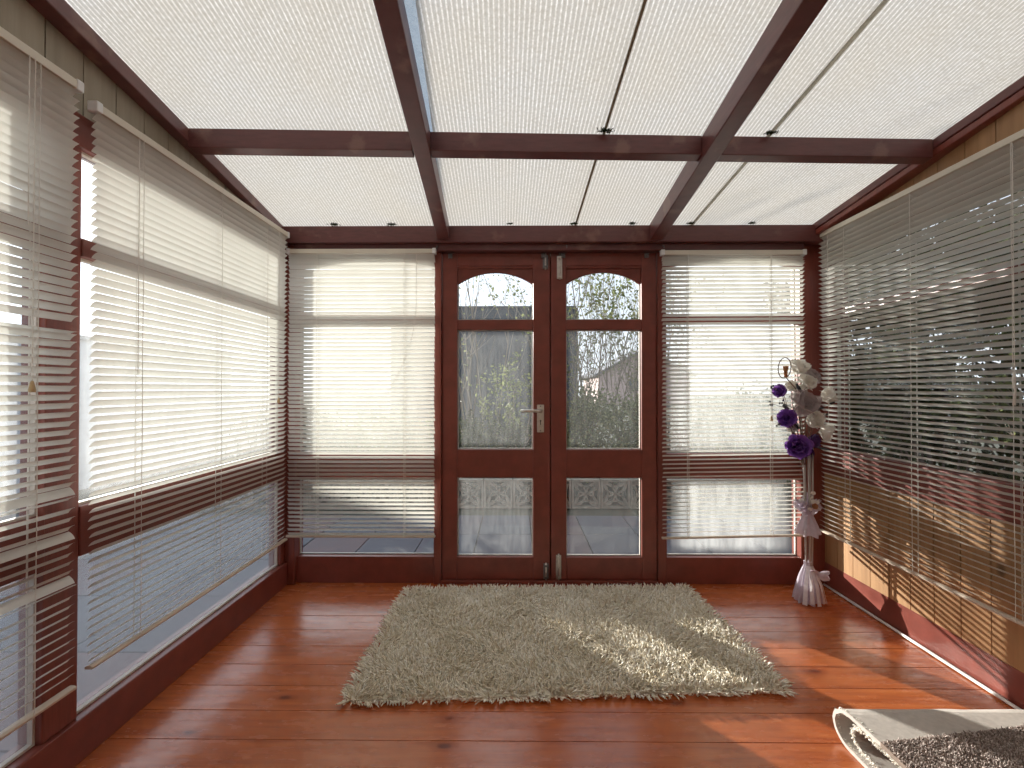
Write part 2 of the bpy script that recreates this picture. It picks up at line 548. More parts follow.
def rebate_rect(mbb, x0, x1, z0, z1, y0, y1, w=0.006, arch=None):
    mbb.box(x0, x0 + w, y0, y1, z0, z1); mbb.box(x1 - w, x1, y0, y1, z0, z1)
    mbb.box(x0 + w, x1 - w, y0, y1, z0, z0 + w)
    if arch is None: mbb.box(x0 + w, x1 - w, y0, y1, z1 - w, z1)


def front_window(name, x0, x1, label, mats):
    w = root(name, ((x0 + x1) / 2, FY, 0), label, 'window', kind='structure')
    m = MB()
    y0, y1 = FY + 0.0, FY + 0.065
    m.box(x0, x1, y0, y1, 0.0, 0.16)                      # plinth
    m.build('plinth', RED, w, bevel=0.003)
    m = MB()
    m.box(x0, x1, y0, y1, 0.635, 0.785)
    m.build('mid_rail', RED, w, bevel=0.003)
    MB().box(x0, x1, y0 + 0.005, y1, 1.580, 1.628).build('transom', RED, w, bevel=0.003)
    af = arch_fn(x0, x1, 1.915, 1.968)
    MB().columns(xs_of(x0, x1), af, lambda x: 2.005, y0 + 0.012, y1 - 0.012).build('arched_head', RED, w)
    b = MB()
    for z0, z1 in ((0.16, 0.635), (0.785, 1.58), (1.628, 1.915)):
        rebate_rect(b, x0, x1, z0, z1, FY + 0.042, FY + 0.056, arch=True if z1 > 1.9 else None)
    b.build('sunlit_rebate_strip', REBATE_LIT, w)
    g = 0.007
    MB().box(x0 + g, x1 - g, FY + 0.036, FY + 0.040, 0.161, 0.634).build('pane', mats[0], w)
    MB().box(x0 + g, x1 - g, FY + 0.036, FY + 0.040, 0.786, 1.579).build('pane', mats[1], w)
    MB().columns(xs_of(x0 + g, x1 - g), lambda x: 1.629, lambda x: af(x) + 0.004, FY + 0.036, FY + 0.040).build('pane', mats[2], w)
    return w


front_window('window_1', -1.335, -0.497, 'tall fixed window left of the doors behind a blind', (FOGT, FOGF, FOGF))
front_window('window_2', 0.905, 1.712, 'tall fixed window right of the doors behind a blind', (FOGP, FOGF, FOGF))

# ------------------------------------------------------------------ doors
def door(name, x0, x1, px0, px1, label, panes, handle_side):
    d = root(name, ((x0 + x1) / 2, FY, 0.026), label, 'door', kind='structure')
    y0, y1 = FY - 0.004, FY + 0.044
    zb, zt = 0.026, 2.003
    Z = dict(b0=0.16, b1=0.640, m0=0.809, m1=1.538, t0=1.599)
    zs, zc = 1.815, 1.889
    m = MB()
    m.box(x0, px0, y0, y1, zb, zt); m.box(px1, x1, y0, y1, zb, zt)
    m.box(px0, px1, y0, y1, zb, Z['b0']); m.box(px0, px1, y0, y1, Z['b1'], Z['m0'])
    m.box(px0, px1, y0 + 0.004, y1, Z['m1'], Z['t0'])
    m.box(px0, px1, y0, y1, 1.925, zt)
    af = arch_fn(px0, px1, zs, zc)
    m.columns(xs_of(px0, px1), af, lambda x: 1.925, y0 + 0.014, y1 - 0.008)
    m.box(px0, px1, y0 + 0.004, y0 + 0.014, 1.911, 1.925)
    m.build('leaf', RED, d, bevel=0.003)
    b = MB()
    rebate_rect(b, px0, px1, Z['b0'], Z['b1'], FY + 0.026, FY + 0.040)
    rebate_rect(b, px0, px1, Z['m0'], Z['m1'], FY + 0.026, FY + 0.040)
    rebate_rect(b, px0, px1, Z['t0'], zs, FY + 0.026, FY + 0.036, arch=True)
    b.build('sunlit_rebate_strip', REBATE_LIT, d)
    if handle_side: MB().box(0.190, 0.226, FY + 0.0445, FY + 0.056, zb, zt).build('closing_strip', RED, d)
    g = 0.001; q0, q1 = FY + 0.020, FY + 0.024
    MB().box(px0 + g, px1 - g, q0, q1, Z['b0'] + g, Z['b1'] - g).build('pane', panes[0], d)
    MB().box(px0 + g, px1 - g, q0, q1, Z['m0'] + g, Z['m1'] - g).build('pane', panes[1], d)
    MB().columns(xs_of(px0 + g, px1 - g), lambda x: Z['t0'] + g, lambda x: af(x) - g, q0, q1).build('pane', panes[2], d)
    return d


d1 = door('door_1', -0.449, 0.204, -0.358, 0.103, 'red half-arched glazed door leaf carrying the lever handle', (FOGD, FOGD, FOGT), 1)
d2 = door('door_2', 0.210, 0.850, 0.304, 0.760, 'red glazed door leaf without a handle, right of its pair', (FOGT, FOGR, GLASS), 0)
yf = FY - 0.004
# lever handle on a long back plate
hx = 0.148
hp = MB().box(hx - 0.021, hx + 0.021, yf - 0.006, yf, 0.915, 1.082).build('handle_plate', STEEL, d1, bevel=0.004)
MB().lathe((hx, 0, 0), [(0.0, 0), (0.014, 0), (0.014, 0.022), (0.0, 0.022)], 16)
m = MB()
m.tube([(hx, yf - 0.006, 1.045), (hx, yf - 0.028, 1.045)], 0.014, 16)
m.tube([(hx, yf - 0.026, 1.045), (hx - 0.012, yf - 0.042, 1.046), (hx - 0.040, yf - 0.048, 1.047), (hx - 0.090, yf - 0.046, 1.046), (hx - 0.118, yf - 0.042, 1.043)], [0.011, 0.011, 0.0095, 0.0085, 0.012], 12)
m.build('lever', STEEL, hp, smooth=True)
m = MB(); m.tube([(hx, yf - 0.0065, 0.985), (hx, yf - 0.0075, 0.985)], 0.0048, 10); m.box(hx - 0.0022, hx + 0.0022, yf - 0.0075, yf - 0.0062, 0.960, 0.985)
m.build('keyhole', BLACK, hp)
m = MB()
for z in (0.925, 1.072): m.tube([(hx, yf - 0.006, z), (hx, yf - 0.0075, z)], 0.004, 8)
m.build('screw', DKMET, hp)


def bolt(par, x, z0, z1, zr0, zr1, label=None, w=0.016):
    b = MB().box(x - w, x + w, yf - 0.004, yf, z0, z1).build('bolt_plate', STEEL if label else DKMET, par, bevel=0.001)
    mm = MB(); mm.tube([(x, yf - 0.010, zr0), (x, yf - 0.010, zr1)], 0.0055, 10)
    mm.tube([(x, yf - 0.010, (z0 + z1) / 2), (x, yf - 0.024, (z0 + z1) / 2)], 0.005, 10)
    mm.build('bolt_rod', STEEL, b, smooth=True)
    k = MB()
    for z in (z0 + 0.012, z1 - 0.012): k.box(x - 0.009, x + 0.009, yf - 0.017, yf - 0.004, z - 0.006, z + 0.006)
    k.build('bolt_guide', STEEL if label else DKMET, b)
    if label: b['label'] = label


bolt(d1, 0.178, 1.905, 1.99, 1.90, 2.0)
bolt(d2, 0.264, 1.845, 1.985, 1.84, 2.0, 'pale brass top bolt')
bolt(d1, 0.180, 0.03, 0.125, 0.028, 0.13)
bolt(d2, 0.256, 0.03, 0.175, 0.028, 0.185, 'pale brass bottom bolt')
for par, x in ((d1, -0.40), (d1, 0.165), (d2, 0.285), (d2, 0.79)):
    m = MB(); m.box(x - 0.012, x + 0.012, yf - 0.016, yf, 1.972, 1.998); m.tube([(x, yf - 0.016, 1.985), (x, yf - 0.026, 1.985)], 0.006, 8)
    m.build('catch', DKMET, par, bevel=0.001)
for x in (-0.47, 0.30, 0.872):
    m = MB(); m.tube([(x, 2.80, 2.03), (x, 2.785, 2.03), (x, 2.772, 2.022), (x, 2.772, 2.010)], 0.003, 6); m.build('screw_hook', DKMET, wf)

# ------------------------------------------------------------------ left wall
GX = -1.43
wl = root('wall_left', (GX, 1.2, 0), 'left wall of red timber framing around tall windows', 'wall', kind='structure')
def lbox(name, y0, y1, z0, z1, x0=XL - 0.09, x1=XL, mat=RED, par=None, bev=0.004):
    return MB().box(x0, x1, y0, y1, z0, z1).build(name, mat, par or wl, bevel=bev)
lbox('plinth', YB, FY - 0.03, 0.0, 0.135)
lbox('post', 1.375, 1.487, 0.135, 1.95, x1=XL - 0.015, mat=RED_V)
lbox('post', 2.775, FY - 0.03, 0.135, 1.95, x1=XL - 0.015, mat=RED_V)
lbox('post', 0.18, 0.30, 0.135, 1.95, x1=XL - 0.015, mat=RED_V)
lbox('head', YB, FY - 0.03, 1.95, 2.055, x1=XL - 0.01)
lbox('lower_panel', YB, 0.18, 0.135, 1.95, mat=RED_V, x1=XL - 0.02)


def boards(name, x0, x1, y0, y1, zlo, zhi, wall, mat, w=0.1255, offs=0.0):
    m = MB(); y = y0 + offs
    while y < y1:
        ya = max(y, y0) + 0.002; yb = min(y + w, y1) - 0.002
        if yb - ya > 0.01:
            m.columns([ya, ya + (yb - ya) * 0.5, yb], lambda q: zlo, zhi, x0, x1, swap=True)
        y += w
    return m.build(name, mat, wall)


boards('gable_cladding', XL - 0.055, XL - 0.04, YB, FY - 0.03, 2.055, lambda q: sheet_z(q) - 0.06, wl, TAN_SHADE, offs=0.0065 - 0.1255)


def side_window(name, y0, y1, xg, into, label, mat, lower=True):
    """into: +1 the room lies at larger x, -1 the other way"""
    w = root(name, (xg, (y0 + y1) / 2, 0.135), label, 'window', kind='structure')
    xa, xb = (xg - 0.03 * into, xg + 0.045 * into); xa, xb = min(xa, xb), max(xa, xb)
    bxs = sorted((xg + 0.004 * into, xg + 0.020 * into))
    rails = [('mid_rail', 0.646, 0.805), ('transom', 1.603, 1.660)] if lower else [('transom', 1.603, 1.660)]
    for nm, z0, z1 in rails:
        MB().box(xa, xb, y0, y1, z0, z1).build(nm, RED, w, bevel=0.003)
    b = MB()
    spans = [(0.805, 1.603), (1.660, 1.95)]
    if lower: spans = [(0.135, 0.646)] + spans
    for z0, z1 in spans:
        q = 0.008
        b.box(bxs[0], bxs[1], y0, y0 + q, z0, z1); b.box(bxs[0], bxs[1], y1 - q, y1, z0, z1)
        b.box(bxs[0], bxs[1], y0 + q, y1 - q, z0, z0 + q); b.box(bxs[0], bxs[1], y0 + q, y1 - q, z1 - q, z1)
        MB().box(xg - 0.002, xg + 0.002, y0 + 0.001, y1 - 0.001, z0 + 0.001, z1 - 0.001).build('pane', mat if z0 > 0.5 else FOGS, w)
    b.build('sunlit_rebate_strip', REBATE_LIT, w)
    return w


side_window('window_3', 1.487, 2.775, GX, 1, 'long side window behind the wide blind on the wall nearest the sun', FOGL)
side_window('window_4', 0.30, 1.375, GX, 1, 'side window at the edge behind the snagged blind', FOGL)

# ------------------------------------------------------------------ right wall
wr = root('wall_right', (XR, 1.2, 0), 'right wall with tan boards below a long window', 'wall', kind='structure')
def rbox(name, y0, y1, z0, z1, x0=XR, x1=XR + 0.10, mat=RED, bev=0.004):
    return MB().box(x0, x1, y0, y1, z0, z1).build(name, mat, wr, bevel=bev)
rbox('plinth', YB, FY - 0.01, 0.0, 0.142, bev=0)
rbox('mid_rail', YB, FY - 0.01, 0.672, 0.822)
rbox('post', 2.775, FY - 0.01, 0.822, 1.97, mat=RED_V)
rbox('post', 0.0, 0.12, 0.822, 1.97, mat=RED_V)
rbox('head', YB, FY - 0.01, 1.97, 2.055)
rbox('side_panel', YB, 0.0, 0.822, 1.97, x0=XR + 0.02)
boards('lower_cladding', XR + 0.001, XR + 0.018, YB, FY - 0.01, 0.142, lambda q: 0.672, wr, TAN, offs=-0.03)
boards('gable_cladding', XR + 0.006, XR + 0.020, YB, FY - 0.01, 2.055, lambda q: sheet_z(q) - 0.07, wr, TAN, offs=-0.06)
MB().box(XR + 0.019, XR + 0.09, YB, FY - 0.01, 0.142, 0.672).build('board_backing', BLACK, wr)
side_window('window_5', 0.12, 2.775, XR + 0.055, -1, 'long side window over the tan boards', GLASS, lower=False)

for wall_, bx0, bx1, dz in ((wl, XL - 0.075, XL - 0.056, 0.06), (wr, XR + 0.021, XR + 0.045, 0.07)):
    MB().columns([YB, FY - 0.03], lambda q: 2.055, lambda q: sheet_z(q) - dz, bx0, bx1, swap=True).build('gable_backing', BLACK, wall_)

# ------------------------------------------------------------------ back wall
wb = MB().box(XL - 0.09, XR + 0.1, YB - 0.15, YB, 0.0, 2.75).build('wall_back', PLASTER)
tag(wb, 'cream plastered house wall behind the viewer', 'wall', kind='structure')

# ------------------------------------------------------------------ roof
ce = root('ceiling', (0.2, 1.4, 2.1), 'sloping ribbed translucent roof on dark red rafters and a purlin', 'ceiling', kind='structure')
YE = YB - 0.1
def lin(p, q, y):  # p,q: (y, x)
    return p[1] + (q[1] - p[1]) * (y - p[0]) / (q[0] - p[0])
def rafter(pa, pb, w, h, name='rafter', drop=0.0, mat=None):
    m = MB(); ya, yb_ = 2.79, YE
    v = []
    for y in (ya, yb_):
        x = lin(pa, pb, y); zt = sheet_z(y) - 0.004 - drop
        v += [(x - w / 2, y, zt - h), (x + w / 2, y, zt - h), (x + w / 2, y, zt), (x - w / 2, y, zt)]
    m.raw(v, [(0, 1, 2, 3), (7, 6, 5, 4), (0, 4, 5, 1), (1, 5, 6, 2), (2, 6, 7, 3), (3, 7, 4, 0)])
    return m.build(name, mat or BEAM, ce, bevel=0.004)
rafter((2.78, -0.432), (1.325, -0.369), 0.070, 0.092)
rafter((2.78, 0.826), (1.325, 0.836), 0.072, 0.100)
rafter((2.78, -1.430), (1.42, -1.398), 0.080, 0.058, 'verge_rafter')
rafter((2.87, 1.815), (1.69, 1.896), 0.140, 0.040, 'verge_rafter')
rafter((2.87, 1.818), (1.69, 1.899), 0.134, 0.030, 'verge_bounce_strip', drop=0.040, mat=RED_V)  # redder lower strip: bounced sunlight on the rafter's underside put into colour
# purlin
def purlin(xa, xb):
    m = MB(); v = []
    for x in (xa, xb):
        yn = 1.945 + (x + 1.38) / 3.18 * 0.090; yfr = yn + 0.052
        v += [(x, yn, sheet_z(yn) - 0.085), (x, yfr, sheet_z(yfr) - 0.085), (x, yfr, sheet_z(yfr) - 0.004), (x, yn, sheet_z(yn) - 0.004)]
    m.raw(v, [(3, 2, 1, 0), (4, 5, 6, 7), (0, 1, 5, 4), (1, 2, 6, 5), (2, 3, 7, 6), (3, 0, 4, 7)])
    m.build('purlin', BEAM, ce, bevel=0.003)
purlin(-1.375, -0.440); purlin(-0.366, 0.795); purlin(0.867, 1.80)
for yy in (0.95, -0.1):
    for xa, xb in ((-1.375, -0.44), (-0.33, 0.80), (0.87, 1.85)):
        MB().box(xa, xb, yy - 0.026, yy + 0.026, sheet_z(yy) - 0.085, sheet_z(yy) - 0.008).build('purlin', BEAM, ce, bevel=0.003)


def roof_sheet(la, lb, ra, rb, skew):
    """left edge x at y=2.81 / y=1.418, right edge likewise; the ribs run at the skew angle"""
    loc = Vector((la, 2.81, sheet_z(2.81)))
    M = (Matrix.Translation(loc) @ Matrix.Rotation(skew, 4, 'Z') @ Matrix.Rotation(-math.atan(0.143), 4, 'X')).inverted()
    v = []
    for y in (3.02, YE):
        for e0, e1 in ((la, lb), (ra, rb)):
            x = lin((2.81, e0), (1.418, e1), y)
            for dz in (0.0, 0.010): v.append(tuple(M @ Vector((x, y, sheet_z(y) + dz))))
    o = MB().raw(v, [(0, 4, 6, 2), (1, 3, 7, 5), (0, 1, 5, 4), (2, 6, 7, 3), (0, 2, 3, 1), (4, 5, 7, 6)]).build('roof_sheet', ROOFM, ce, origin=(0, 0, 0))
    o.location = loc - ce.location
    o.rotation_euler = (-math.atan(0.143), 0, skew)
roof_sheet(-1.48, -1.44, -0.440, -0.375, R(1.6))
roof_sheet(-0.425, -0.305, 0.350, 0.386, R(1.5))
roof_sheet(0.356, 0.392, 0.832, 0.838, R(1.2))
roof_sheet(0.838, 0.844, 1.040, 1.110, R(1.8))
roof_sheet(1.046, 1.116, 1.900, 1.975, R(2.2))
# clear flashing strip beside the first rafter, and the dark glazing bar in the middle bay
m = MB(); v = []
for y in (3.0, YE):
    for x in (lin((2.78, -0.43), (1.325, -0.37), y), lin((2.81, -0.42), (1.418, -0.298), y)):
        for dz in (0.012, 0.015): v.append((x, y, sheet_z(y) + dz))
m.raw(v, [(0, 4, 6, 2), (1, 3, 7, 5), (0, 1, 5, 4), (2, 6, 7, 3), (0, 2, 3, 1), (4, 5, 7, 6)]).build('clear_flashing', CLEARS, ce)
def gbar(e0, e1, w, mat):
    ya, yb_ = 2.80, YE
    MB().beam((lin((2.81, e0), (1.418, e1), ya), ya, sheet_z(ya) - 0.003), (lin((2.81, e0), (1.418, e1), yb_), yb_, sheet_z(yb_) - 0.003), w, 0.006).build('glazing_bar', mat, ce)
gbar(0.353, 0.389, 0.009, sheer_mat('weathered_glazing_bar', (0.40, 0.33, 0.24), 0.5))
gbar(1.043, 1.113, 0.014, sheer_mat('pale_glazing_bar', (0.72, 0.69, 0.62), 0.85))

# ------------------------------------------------------------------ blinds
def blind(p0, u, n, length, zt, zb, tilt, pitch, label, ladders, seed, over=None, stack=0, dropr=0.0, w=0.0285):
    """p0: one end of the headrail at its underside, u along it, n towards the room"""
    rnd = random.Random(seed)
    u = Vector(u); n = Vector(n); p0 = Vector((p0[0], p0[1], 0)); Zu = Vector((0, 0, 1))
    mid = p0 + u * (length / 2)
    r = root('venetian_blind', (mid.x, mid.y, zb), label, 'blind', 'white venetian blinds')
    def obox(m, a0, a1, b0, b1, z0, z1):
        v = [p0 + u * a + n * b + Zu * z for a in (a0, a1) for b in (b0, b1) for z in (z0, z1)]
        return m.raw(v, [(0, 1, 3, 2), (4, 6, 7, 5), (0, 4, 5, 1), (2, 3, 7, 6), (0, 2, 6, 4), (1, 5, 7, 3)])
    hr = obox(MB(), 0.004, length - 0.004, -0.014, 0.014, zt, zt + 0.026).build('headrail', WHITEP, r, bevel=0.002)
    for a in (0.0, length):
        s = 1 if a == 0 else -1
        obox(MB(), a - 0.004 * s, a + 0.018 * s, -0.017, 0.017, zt - 0.003, zt + 0.030).build('end_bracket', CAPP, r, bevel=0.003)
    # slats
    m = MB(); z = zt - 0.014; k = 0; zs = []
    while z > zb + 0.012:
        zs.append(z); z -= (pitch if k >= stack else pitch * 0.55); k += 1
    nseg = 8
    ts = (-0.5, -0.25, 0.0, 0.25, 0.5)
    for k, z in enumerate(zs):
        T = tilt + rnd.uniform(-1.6, 1.6)
        if k < stack: T *= 0.75
        dz = rnd.uniform(-0.0007, 0.0007); sk = 0.0; e1 = rnd.uniform(-0.003, 0.003)
        if over and k in over:
            o_ = over[k]; T = o_[0]; dz += o_[1]; sk = o_[2]
        v = []; ct, st = math.cos(R(T)), math.sin(R(T))
        fr = 1 - (z - zb) / (zt - zb)
        for i in range(nseg + 1):
            a = 0.006 + e1 + (length - 0.012) * i / nseg
            sag = rnd.uniform(-0.0005, 0.0005) + sk * (i / nseg) - dropr * fr * i / nseg
            for q in ts:
                s = q * w; cr_ = 0.0026 * (1 - (2 * q) ** 2)
                b = s * ct - cr_ * st; h = s * st + cr_ * ct
                v.append(p0 + u * a + n * b + Zu * (z + dz + h + sag))
        f = []
        nc = len(ts)
        for i in range(nseg):
            for j in range(nc - 1):
                f.append((i * nc + j, (i + 1) * nc + j, (i + 1) * nc + j + 1, i * nc + j + 1))
        m.raw(v, f)
    m.build('slats', SLAT, r, smooth=True)
    # bottom rail
    v = []
    for a in (0.0, length):
        for b, h in ((-0.012, -0.004), (0.012, -0.004), (0.013, 0.003), (0.006, 0.007), (-0.006, 0.007), (-0.013, 0.003)):
            v.append(p0 + u * a + n * b + Zu * (zb + h - dropr * a / length))
    MB().raw(v, [(0, 1, 2, 3, 4, 5), (11, 10, 9, 8, 7, 6)] + [(i, (i + 1) % 6, 6 + (i + 1) % 6, 6 + i) for i in range(6)]).build('bottom_rail', RAIL_BACKLIT, r)
    for a in ladders:
        m = MB()
        for b in (-w * 0.5 * math.cos(R(tilt)) - 0.002, w * 0.5 * math.cos(R(tilt)) + 0.002):
            jig = [p0 + u * (a + rnd.uniform(-0.0012, 0.0012)) + n * b + Zu * (zt - (zt - zb) * t / 10) for t in range(11)]
            m.tube(jig, 0.0011, 5)
        m.tube([p0 + u * (a + 0.004) + n * (-w * 0.5) + Zu * zt, p0 + u * (a + 0.004) + n * (-w * 0.5) + Zu * zb], 0.0009, 5)
        for z in zs:
            m.tube([p0 + u * a - n * (w * 0.45) + Zu * (z - 0.010), p0 + u * a + n * (w * 0.45) + Zu * (z + 0.004)], 0.0006, 3, cap=False)
        m.build('ladder_cord', CORD, r)
    return r, p0, u, n


def pull_cord(b, a, z0, z1, tassel=True, bend=None, off=0.024):
    r, p0, u, n = b
    top = p0 + u * a + n * off
    pts = [top + Vector((0, 0, z0 + (z1 - z0) * t / 12)) for t in range(13)]
    if bend:
        for i, p in enumerate(pts):
            t = i / 12; pts[i] = p + u * (bend * max(0, t - 0.35) ** 2)
    c = MB().tube(pts, 0.0013, 5).build('pull_cord', CORD, r)
    if tassel:
        e = pts[-1]
        MB().lathe((e.x, e.y, e.z - 0.030), [(0.0, 0), (0.0075, 0.0), (0.0085, 0.006), (0.006, 0.018), (0.003, 0.030), (0.0, 0.031)], 12).build('tassel', TASSEL, c, smooth=True)
    return c


# wide blind on the left wall (u runs away from the viewer)
bL = blind((-1.345, 1.475), (0, 1, 0), (1, 0, 0), 1.262, 2.065, 0.300, 42, 0.0262,
           'long white venetian blind over the big side window nearest the sun', (0.19, 0.64, 1.03), 1)
pull_cord(bL, 0.155, 2.06, 1.23, tassel=False)
pull_cord(bL, 1.13, 2.06, 1.13)
# near blind on the left wall, with slats caught out of line
ov = {k: (38, 0.0, 0) for k in ()}
bN = blind((-1.338, 0.36), (0, 1, 0), (1, 0, 0), 1.055, 2.085, 0.278, 38, 0.0262,
           'white venetian blind at the photo edge with several slats snagged out of line', (0.25, 0.93), 2,
           over={27: (12, -0.012, -0.004), 28: (38, -0.004, 0), 46: (-52, 0.006, 0.0), 47: (25, 0.010, 0), 51: (-48, 0.004, 0), 56: (-50, 0.002, 0.0), 57: (20, 0.006, 0)})
pull_cord(bN, 0.905, 2.08, 1.20)
pull_cord(bN, 0.890, 2.08, 1.62, tassel=False)
# front wall, left of the doors
bF = blind((-1.365, 2.792), (1, 0, 0), (0, -1, 0), 0.885, 1.985, 0.302, 44, 0.0252,
           'white venetian blind left of the red double doors', (0.18, 0.70), 3, stack=3)
pull_cord(bF, 0.775, 1.98, 1.14, tassel=False, bend=-0.42)
# front wall, right of the doors
bG = blind((0.862, 2.792), (1, 0, 0), (0, -1, 0), 0.848, 1.972, 0.296, 27, 0.0252,
           'white venetian blind between the doors and the flower stand', (0.155, 0.645), 4, stack=3, dropr=-0.020)
pull_cord(bG, 0.635, 1.97, 1.02)
# right wall
bR = blind((1.795, 0.35), (0, 1, 0), (-1, 0, 0), 2.440, 2.066, 0.347, 31, 0.0262,
           'long white venetian blind over the tan boards and right-hand window', (0.20, 0.85, 1.35, 1.785, 2.215), 5)
pull_cord(bR, 1.335, 2.06, 1.22, tassel=False)
pull_cord(bR, 2.33, 2.06, 0.9, tassel=False)
m = MB(); k0 = bR[1] + bR[2] * 1.333 + bR[3] * 0.026
m.tube([k0 + Vector((0, 0, 1.24)), k0 + Vector((0, 0.004, 1.21)), k0 + Vector((0, -0.002, 1.17)), k0 + Vector((0, 0.003, 1.12))], [0.003, 0.006, 0.003, 0.0055], 7)
m.build('cord_knot', CORD, bR[0], smooth=True)

# ------------------------------------------------------------------ cable along the floor
cb = MB().tube([(1.828, YB + 0.1, 0.010), (1.830, 1.0, 0.010), (1.834, 2.0, 0.010), (1.840, 2.835, 0.010)], 0.0068, 10).build('cable', CABLE, smooth=True)
tag(cb, 'white cable running along the floor below the tan boarded wall', 'cable')

# ------------------------------------------------------------------ shaggy rug
RUGM = island_mat('cream_shag_pile', (0.78, 0.68, 0.52), (1.0, 0.96, 0.88), 0.85, spec=0.1, mid=(0.96, 0.89, 0.75))
RUGB = simple('rug_backing', (0.85, 0.80, 0.68), 0.9)


def tufts(pts, dirs, lens, rad, rng, bendv):
    """tapering three-sided yarns, each a loose piece"""
    n = len(pts); rings = 4
    V = np.zeros((n, rings * 3 + 1, 3))
    up = dirs / np.linalg.norm(dirs, axis=1, keepdims=True)
    a = np.cross(up, np.array([0.3, 0.9, 0.1])); a /= np.linalg.norm(a, axis=1, keepdims=True)
    b = np.cross(up, a); ph = rng.uniform(0, 6.28, n)
    for i in range(rings):
        t = i / rings
        c = pts + up * (lens * t)[:, None] + bendv * (t ** 2)[..., None] if False else pts + up * (lens * t)[:, None] + bendv * (t * t)
        rr = rad * (1.0 - 0.35 * t) * (0.75 if i == 0 else 1.0)
        for k in range(3):
            an = ph + k * 2.094 + t * 1.5
            V[:, i * 3 + k] = c + (a * np.cos(an)[:, None] + b * np.sin(an)[:, None]) * rr[:, None]
    V[:, -1] = pts + up * (lens * 0.97)[:, None] + bendv
    F = []
    for i in range(rings - 1):
        for k in range(3):
            p, q = i * 3 + k, i * 3 + (k + 1) % 3
            F += [(p, q, q + 3), (p, q + 3, p + 3)]
    for k in range(3): F.append(((rings - 1) * 3 + k, (rings - 1) * 3 + (k + 1) % 3, rings * 3))
    F = np.array(F); nv = rings * 3 + 1
    FF = (F[None] + (np.arange(n) * nv)[:, None, None]).reshape(-1, 3)
    return V.reshape(-1, 3), FF


rug = root('shaggy_rug', (0.20, 2.27, 0), 'cream and beige long-pile shaggy rug in front of the double doors', 'rug')
corn = [(-0.645, 1.755), (1.062, 1.835), (1.000, 2.785), (-0.640, 2.745)]
cin = [(0.205 + (x - 0.205) * 0.975, 2.28 + (y - 2.28) * 0.965) for x, y in corn]
MB().raw([(x, y, z) for z in (0.001, 0.009) for x, y in cin],
         [(3, 2, 1, 0), (4, 5, 6, 7), (0, 1, 5, 4), (1, 2, 6, 5), (2, 3, 7, 6), (3, 0, 4, 7)]).build('backing', RUGB, rug)
rng = np.random.default_rng(3)
NT = 23000
s_, t_ = rng.uniform(0, 1, NT), rng.uniform(0, 1, NT)
c4 = np.array(corn)
P = (c4[0] * ((1 - s_) * (1 - t_))[:, None] + c4[1] * (s_ * (1 - t_))[:, None] + c4[2] * (s_ * t_)[:, None] + c4[3] * ((1 - s_) * t_)[:, None])
def wave2(P, fx, fy, ph): return np.sin(P[:, 0] * fx + ph) * np.cos(P[:, 1] * fy + ph * 1.7)
lx = 0.55 * wave2(P, 9, 14, 0.3) + 0.45 * wave2(P, 23, 19, 2.0) + rng.normal(0, 0.45, NT)
ly = 0.55 * wave2(P, 12, 8, 1.1) + 0.45 * wave2(P, 21, 27, 0.4) + rng.normal(0, 0.45, NT) - 0.15
ex = (s_ - 0.5); ey = (t_ - 0.5)
lx += np.where(np.abs(ex) > 0.485, np.sign(ex) * 1.2, 0); ly += np.where(np.abs(ey) > 0.48, np.sign(ey) * 1.4, 0)
D = np.stack([lx, ly, np.full(NT, 1.25)], 1)
ln = rng.uniform(0.024, 0.042, NT)
bend = np.stack([lx * 0.006 + rng.normal(0, 0.005, NT), ly * 0.006 + rng.normal(0, 0.005, NT), -rng.uniform(0.0, 0.006, NT)], 1)
P3 = np.concatenate([P, np.where((np.abs(ex) > 0.485) | (np.abs(ey) > 0.48), 0.005, 0.009)[:, None]], 1)
TV, TF = tufts(P3, D, ln, rng.uniform(0.0030, 0.0050, NT), rng, bend)
TV[:, 2] = np.maximum(TV[:, 2], 0.002)
pile = mesh_obj('pile', TV, TF, RUGM, rug); pile['kind'] = 'stuff'

# ------------------------------------------------------------------ folded carpet in the near corner
BACKM = simple('carpet_backing', (0.50, 0.45, 0.41), 0.85, var=0.10, vscale=60, bumpy=0.25)
EDGEM = simple('cream_carpet_edge', (0.78, 0.74, 0.64), 0.9, var=0.2, vscale=90, bumpy=0.5)
BROWNM = island_mat('brown_carpet_pile', (0.22, 0.165, 0.145), (0.66, 0.57, 0.52), 0.9, spec=0.1, mid=(0.42, 0.34, 0.31))
BROWNB = simple('brown_carpet_base', (0.20, 0.15, 0.12), 0.9)


